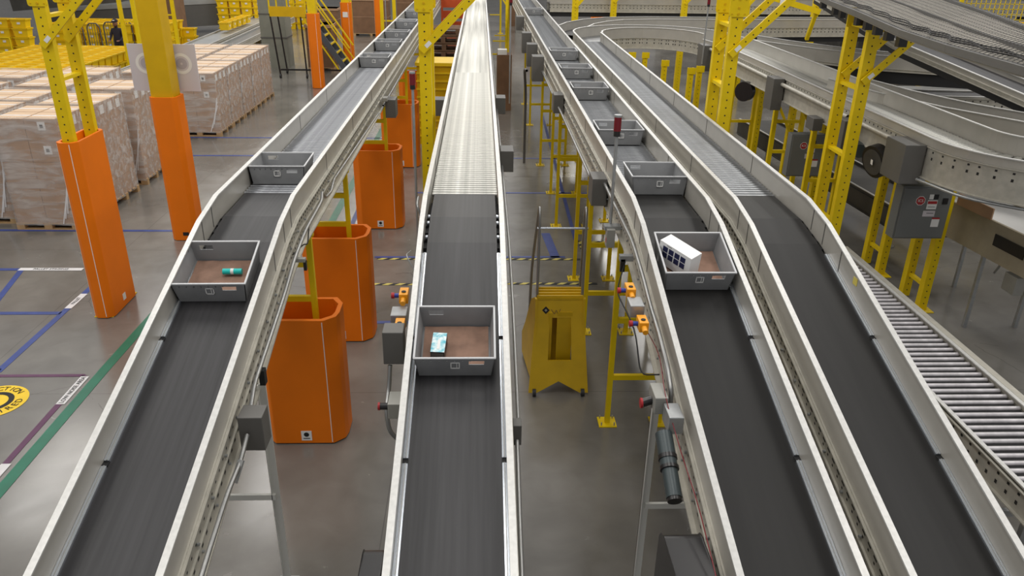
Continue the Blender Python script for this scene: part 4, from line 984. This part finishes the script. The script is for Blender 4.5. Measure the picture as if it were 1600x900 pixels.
single(MB().box(-13.3, -11.9, 49, 50.4, 0, 2.9, 'carddark'), 'cardboard_bin', 'dark brown bin behind the four tall yellow stacks', 'cardboard bin', loc=(-12.6, 49.7, 0))
# second thin yellow frames behind the plain column
for i, (x, y) in enumerate(((-12.3, 28.5), (-11.9, 31.0), (-19.0, 30), (-3.6, 30), (-8.6, 52), (-7.0, 52))):
    r_ = thing('steel_column', ['thin yellow ladder column right of the plain yellow column', 'second thin yellow ladder column right of the plain yellow column', 'thin yellow ladder column behind the left punched column', 'thin yellow ladder column over the far totes', 'thin yellow column left of the platform stairs', 'thin yellow column above the platform stairs'][i], 'column', (x, y, 0), 'thin yellow ladder columns')
    for dx in (0, .45): MB().box(x+dx-.06, x+dx+.06, y-.05, y+.05, 0, 6, 'yellow').build('post', r_)
    b = MB()
    for k in range(7): b.box(x, x+.45, y-.02, y+.02, .5+k*.8, .55+k*.8, 'yellow')
    b.build('rungs', r_)

# ---------------------------------------------------------------- grey column, platform stairs, bins
for bx, sp_ in ((-11.55, .45), (-10.5, .3)):
    rb_ = bpy.data.objects['roller_bed' if bx < -11 else 'roller_bed.001']
    for y in (23.5, 28, 33, 38, 43):
        if bx > -11 and y < 28: continue
        for sg in (-1, 1): MB().box(bx+sg*sp_-.04, bx+sg*sp_+.04, y-.04, y+.04, 0, .5, 'galv').build('leg', rb_)
single(MB().box(-8.75, -7.75, 32.6, 33.6, 0, 6, 'concretecol').box(-8.77, -7.73, 32.58, 33.62, 1.15, 1.2, 'boxgrey').box(-8.77, -7.73, 32.58, 33.62, 2.05, 2.09, 'boxgrey'), 'building_column', 'thick square grey building column left of the rolling platform', 'column', loc=(-8.25, 33, 0))
def platform():
    x, y = -7.5, 30.2; r_ = thing('rolling_platform', 'yellow rolling work platform with dark stairs beside the grey column', 'platform ladder', (x, y, 0))
    MB().box(x-.2, x+1.1, y, y+1.1, 2.3, 2.36, 'stepgrey').build('deck', r_)
    MB().box(x-.2, x+1.1, y-.03, y, 2.2, 2.55, 'yellowdeep').build('toe_board', r_)
    for dy in (0, 1.1):
        b = MB()
        for dx in (-.2, .45, 1.1): b.cyl((x+dx, y+dy, 2.3), (x+dx, y+dy, 3.35), .03, 'yellow', 8)
        for z in (2.85, 3.35): b.cyl((x-.2, y+dy, z), (x+1.1, y+dy, z), .03, 'yellow', 8)
        b.build('guard_rail', r_)
    for dy in (.1, 1.0):
        b = MB().bar((x+1.1, y+dy, 2.3), (x+2.5, y+dy, .15), .05, .2, 'stepgrey'); b.bar((x+1.1, y+dy, 3.3), (x+2.6, y+dy, 1.1), .05, .05, 'yellow'); b.bar((x+1.1, y+dy, 2.8), (x+2.6, y+dy, .6), .04, .04, 'yellow'); b.bar((x+1.0, y+dy-.06, 2.1), (x+2.3, y+dy-.06, .1), .02, .05, 'yellow'); b.build('stair_side', r_)
    for k in range(7):
        t = (k+.5)/7; s = MB().box(x+1.1+1.4*t-.12, x+1.1+1.4*t+.12, y+.1, y+1.0, 2.3-2.15*t-.02, 2.3-2.15*t+.02, 'stepgrey'); s.box(x+1.1+1.4*t+.08, x+1.1+1.4*t+.13, y+.1, y+1.0, 2.3-2.15*t-.025, 2.3-2.15*t+.03, 'yellow'); s.build('step', r_)
    for dx in (-.2, .9):
        for dy in (0, 1.1):
            MB().bar((x+dx, y+dy, 2.3), (x+dx*.9+.15, y+dy, .15), .05, .05, 'black').build('leg', r_)
            MB().cyl((x+dx*.9+.12, y+dy, .08), (x+dx*.9+.18, y+dy, .08), .08, 'rubber', 12).build('caster', r_)
    MB().box(x+.0, x+2.3, y-.02, y+.03, .28, .34, 'black').build('base_bar', r_)
platform()
for i, (x, y, w_, h, lb) in enumerate(((-6.35, 32.0, 1.0, 1.75, 'brown cardboard bin on a pallet between the two nearer far orange pads'), (-5.9, 44.0, 1.9, 1.9, 'wide dark cardboard bin with a lighter lid behind the orange pads'), (-8.6, 46, 1.2, 1.2, 'low cardboard bin behind the platform stairs'), (-4.5, 52, 1.6, 2.2, 'distant cardboard bin beyond the wide dark one'))):
    r_ = thing('cardboard_bin', lb, 'cardboard bin', (x, y, 0)); MB().box(x-w_/2, x+w_/2, y, y+1.2, .13, h, 'carddark').box(x-w_/2-.01, x+w_/2+.01, y-.01, y+1.21, h*.5, h*.5+.02, 'card').build('bin_body', r_)
    MB().box(x-w_/2-.03, x+w_/2+.03, y-.03, y+1.23, h-.12, h, 'card').build('lid', r_)
    b = MB(); 
    for k in range(3): b.box(x-w_/2+k*(w_-.12)/2, x-w_/2+.12+k*(w_-.12)/2, y, y+1.2, 0, .1, 'wood')
    b.box(x-w_/2, x+w_/2, y, y+1.2, .1, .13, 'wood'); b.build('pallet', r_)
# things between the leftmost and centre lines, far back
r_ = thing('storage_bin', 'ribbed yellow bulk bin between the conveyors behind the centre punched column', 'bin', (-1.15, 20.4, 0))
b = MB().box(-1.62, -.62, 20.2, 21.2, 0, 2.0, 'yellowdeep')
for k in range(9): b.box(-1.64, -.60, 20.17, 20.2, .2+k*.2, .24+k*.2, 'totyellow')
b.build('bin_body', r_); MB().box(-1.66, -.58, 20.15, 21.25, 2.0, 2.08, 'totyellow').build('rim', r_)
for k in range(10):
    b = pallet_mb(1.1, 1.1); o = b.build('wooden_pallet'); o.location = (-1.2+random.uniform(-.03, .03), 26.2, k*.235+.0); tag(o, 'worn wooden pallet in the stack behind the yellow bulk bin', 'pallet', 'stacked wooden pallets')
    for m_i, m_ in enumerate(o.data.materials): o.data.materials[m_i] = MATS['woodold']
    o.scale = (1, 1, 1.7)
r_ = thing('orange_cart', 'orange barred cart with yellow corner post, far back between the conveyors', 'cart', (-1.2, 34, 0))
b = MB()
for k in range(8): b.box(-1.6, -.6, 33.98, 34.02, .2+k*.42, .5+k*.42, 'redcart')
b.build('slats', r_); MB().box(-1.64, -1.56, 33.9, 34, 0, 3.7, 'redcart').box(-.68, -.55, 33.85, 34, 0, 3.9, 'yellow').build('corner_post', r_)
# yellow posts between centre and tote lines, far back
for i, (x, y, h) in enumerate(((1.2, 36, 4.2), (.95, 30, 3.6), (1.1, 34, 4.0), (1.1, 46, 4.2))):
    r_ = thing('steel_post', ['round yellow post with a foot plate in the aisle beyond the signal pole', 'thin yellow post beside the centre conveyor behind the signal pole', 'yellow post farther along the centre conveyor', 'farthest yellow post in the aisle'][i], 'post', (x, y, 0), 'yellow aisle posts')
    MB().cyl((x, y, 0), (x, y, h), .055, 'yellow', 10).build('pole', r_); MB().box(x-.15, x+.15, y-.1, y+.1, 0, .015, 'yellow').build('foot_plate', r_)
    MB().bar((x, y, h*.75), (x-.6, y, h), .05, .05, 'yellow').bar((x, y, 1.0), (x-.6, y, 1.0), .05, .05, 'yellow').build('arm', r_)
b = MB().box(.5, .95, 24.6, 25.2, 0, 1.7, 'carddark').box(.52, .8, 24.6, 24.9, 1.7, 1.85, 'white'); single(b, 'carton_stack', 'brown carton stack with a white box on top, right of the centre conveyor', 'box stack', loc=(.7, 24.9, 0))
b = MB().box(1.7, 3.1, 50, 51.5, 0, 3.2, 'carddark').box(1.9, 2.6, 47, 47.8, 1.9, 2.6, 'white').box(2.0, 2.6, 46.6, 47.8, 0, 1.2, 'boxlight'); single(b, 'carton_stack', 'brown crates and white packages at the far end of the aisle', 'box stack', loc=(2.4, 50, 0))

# ---------------------------------------------------------------- back right clutter: supports, orange pad, machinery
for i, (x, y) in enumerate(((3.0, 26.0), (4.6, 28.3), (7.0, 28.0), (9.0, 27.5), (11.5, 27.8), (14, 28.2), (5.5, 33), (17, 30))):
    r_ = thing('steel_column', ['yellow column behind the tote line merge', 'yellow column left of the far orange pad', 'yellow column in front of the second cross conveyor', 'yellow column behind the middle double column', 'yellow column behind the front double column', 'yellow column with short braces at the back right', 'yellow column near the far orange pad', 'last yellow column at the back right'][i], 'column', (x, y, 0), 'yellow columns at the back right')
    b = MB(); punched(b, x, y, 0, 3.9, .2, .16); b.build('post', r_)
    MB().bar((x, y-.02, 3.0), (x+.7, y-.02, 3.8), .09, .03, 'yellow', up=(0, 1, 0)).build('brace', r_)
pad(4.5, 5.05, 33.0, 33.5, 'distant orange pad seen above the cross conveyors', h=2.45, mark=False)
for i, (x, y, z, w_, h) in enumerate(((8, 32, 1.2, 5, 1.2), (14, 31, .4, 4, 1.5), (20, 33, .6, 6, 2.2), (11, 21, .3, 3.5, .9), (15, 19, .2, 4, 1.6), (9, 40, .2, 9, 3.2), (20, 42, .2, 9, 3.6))):
    b = MB().box(x, x+w_, y, y+1.2, z, z+h, 'darkmachine'); b.box(x-.1, x+w_+.1, y-.05, y+1.25, z+h, z+h+.1, 'guardgrey')
    for k in range(int(w_/.9)): b.box(x+.2+k*.9, x+.7+k*.9, y-.06, y, z+h*.3, z+h*.75, ('boxgrey', 'boxlight', 'beige')[k % 3])
    for k in (0, 1): b.box(x+.1+k*(w_-.3), x+.2+k*(w_-.3), y+.3, y+.4, 0, z, 'galv')
    single(b, 'machinery', 'grey sorting machinery '+['under the second cross conveyor', 'below the high cross conveyor', 'at the right behind the cross conveyors', 'low behind the branch conveyor', 'far right behind the branch conveyor', 'across the back, centre right', 'across the back, far right'][i], 'machinery', loc=(x, y, 0))
# yellow walkway and mesh cages in the top right corner
def mesh_cage(x, y, z, w_, h, label):
    r_ = thing('mesh_cage', label, 'cage', (x, y, z)); b = MB()
    for k in range(int(w_/.12)+1): b.box(x+k*.12, x+k*.12+.015, y, y+.015, z, z+h, 'yellow')
    for k in range(int(h/.12)+1): b.box(x, x+w_, y, y+.015, z+k*.12, z+k*.12+.015, 'yellow')
    m = b.build('mesh', r_)
    b = MB()
    for xx in (x, x+w_): b.box(xx-.04, xx+.04, y-.03, y+.05, z, z+h, 'yellow')
    b.box(x, x+w_, y-.03, y+.05, z+h-.04, z+h+.04, 'yellow').box(x, x+w_, y-.03, y+.05, z-.04, z+.04, 'yellow'); b.build('frame', r_)
for i in range(3): mesh_cage(11.6+i*2.3, 19.5, 3.0, 2.1, 1.6, ['left', 'middle', 'right'][i]+' yellow mesh cage above the netted conveyor, top right')
b = MB().box(11.5, 20, 20, 22, 2.7, 2.85, 'yellowdeep').box(11.4, 20, 19.9, 20.0, 2.6, 2.95, 'yellow'); single(b, 'walkway', 'yellow elevated walkway edge behind the mesh cages', 'walkway', loc=(12, 20, 2.7))
for i in range(6): ytote(11.9+i*.8, 20.7, 2.86, 'yellow tote on the walkway behind the mesh cages', 'yellow totes on the walkway')
b = MB().bar((7.2, 24, 3.85), (10.04, 24, 3.13), .14, .16, 'yellow').box(8.78, 9.0, 23.9, 23.92, 3.3, 3.56, 'white').bar((7.3, 24, 3.85), (7.3, 24.4, 2.3), .1, .1, 'yellow').bar((9.95, 24, 3.15), (9.95, 24.4, 2.3), .1, .1, 'yellow'); single(b, 'guide_beam', 'sloping yellow beam with a small white sign above the cross conveyors', 'beam', loc=(7.3, 24, 3.8))

# ---------------------------------------------------------------- person at the far left
def person(x, y):
    r_ = None
    J = {'pel': (0, 0, .95), 'ch': (0, .0, 1.3), 'nk': (0, 0, 1.48), 'hd0': (0, -.02, 1.57), 'hd1': (0, -.03, 1.68)}
    V = [(0, 0, .95), (0, 0, 1.15), (0, 0, 1.36), (0, 0, 1.46), (0, -.02, 1.56), (0, -.02, 1.68),
         (.17, 0, 1.40), (.24, -.05, 1.15), (.2, -.28, 1.02), (.17, -.36, 1.02), (-.17, 0, 1.40), (-.24, -.05, 1.15), (-.2, -.28, 1.02), (-.17, -.36, 1.02),
         (.1, 0, .88), (.11, -.02, .48), (.11, 0, .08), (.11, -.16, .04), (-.1, 0, .88), (-.11, -.02, .48), (-.11, 0, .08), (-.11, -.16, .04)]
    E_ = [(0, 1), (1, 2), (2, 3), (3, 4), (4, 5), (2, 6), (6, 7), (7, 8), (8, 9), (2, 10), (10, 11), (11, 12), (12, 13), (0, 14), (14, 15), (15, 16), (16, 17), (0, 18), (18, 19), (19, 20), (20, 21)]
    RR = [.15, .14, .16, .055, .075, .085, .07, .05, .037, .03, .07, .05, .037, .03, .09, .06, .045, .04, .09, .06, .045, .04]
    me = bpy.data.meshes.new('person'); me.from_pydata(V, E_, []); o = bpy.data.objects.new('person', me); COL.objects.link(o)
    sk = o.modifiers.new('skin', 'SKIN'); 
    for v, r in zip(me.skin_vertices[0].data, RR): v.radius = (r, r)
    me.skin_vertices[0].data[0].use_root = True
    ss = o.modifiers.new('sub', 'SUBSURF'); ss.levels = ss.render_levels = 2
    me.materials.append(MATS['cloth']); o.location = (x, y, 0); WL[o.name] = Vector((x, y, 0))
    b = MB()
    n = 14
    def ball(b, c, r, m, z0=-1., sc=(1, 1, 1)):
        vs = []; rows = 7
        for j in range(rows+1):
            ph = -math.pi/2+math.pi*j/rows; zz = max(math.sin(ph), z0)
            for k in range(n): vs.append((c[0]+r*sc[0]*math.cos(ph)*math.cos(2*math.pi*k/n), c[1]+r*sc[1]*math.cos(ph)*math.sin(2*math.pi*k/n), c[2]+r*sc[2]*zz))
        b.add(vs, [(j*n+k, j*n+(k+1) % n, (j+1)*n+(k+1) % n, (j+1)*n+k) for j in range(rows) for k in range(n)], m, True)
    h = MB(); ball(h, (0, -.03, 1.64), .1, 'skin', sc=(.85, 1, 1.2)); h.add([(-.014, -.13, 1.6), (.014, -.13, 1.6), (0, -.155, 1.61), (0, -.125, 1.66)], [(0, 1, 2), (0, 2, 3), (1, 3, 2)], 'skin')
    for sg in (-1, 1): ball(h, (sg*.032, -.118, 1.655), .012, 'white'); ball(h, (sg*.032, -.127, 1.655), .006, 'dark'); ball(h, (sg*.085, -.03, 1.63), .022, 'skin')
    h.box(-.025, .025, -.125, -.118, 1.572, 1.578, 'carddark')
    o2 = h.build('face', o, False)
    c = MB(); ball(c, (0, -.03, 1.70), .118, 'cloth', 0., (1, 1.1, 1)); c.box(-.08, .08, -.22, -.1, 1.69, 1.705, 'cloth'); c.box(-.04, .04, -.165, -.14, 1.74, 1.77, 'white'); c.build('cap', o, False)
    for sg in (-1, 1):
        g = MB(); cx, cy, cz = sg*.165, -.38, 1.02; g.box(cx-.035, cx+.035, cy-.04, cy+.04, cz-.015, cz+.015, 'skin')
        for k, l in enumerate((.06, .07, .065, .05)): g.tube([(cx-.03+k*.02, cy-.03, cz), (cx-.03+k*.02, cy-.03-l*.6, cz), (cx-.03+k*.02, cy-.03-l, cz-.02)], .009, 'skin', 6)
        g.tube([(cx-sg*.03, cy+.02, cz), (cx-sg*.06, cy-.01, cz), (cx-sg*.065, cy-.04, cz-.01)], .010, 'skin', 6); g.build('hand', o, False)
    tag(o, 'person in dark clothing and a dark cap, standing among the yellow totes', 'person')
person(-14.35, 32.6)
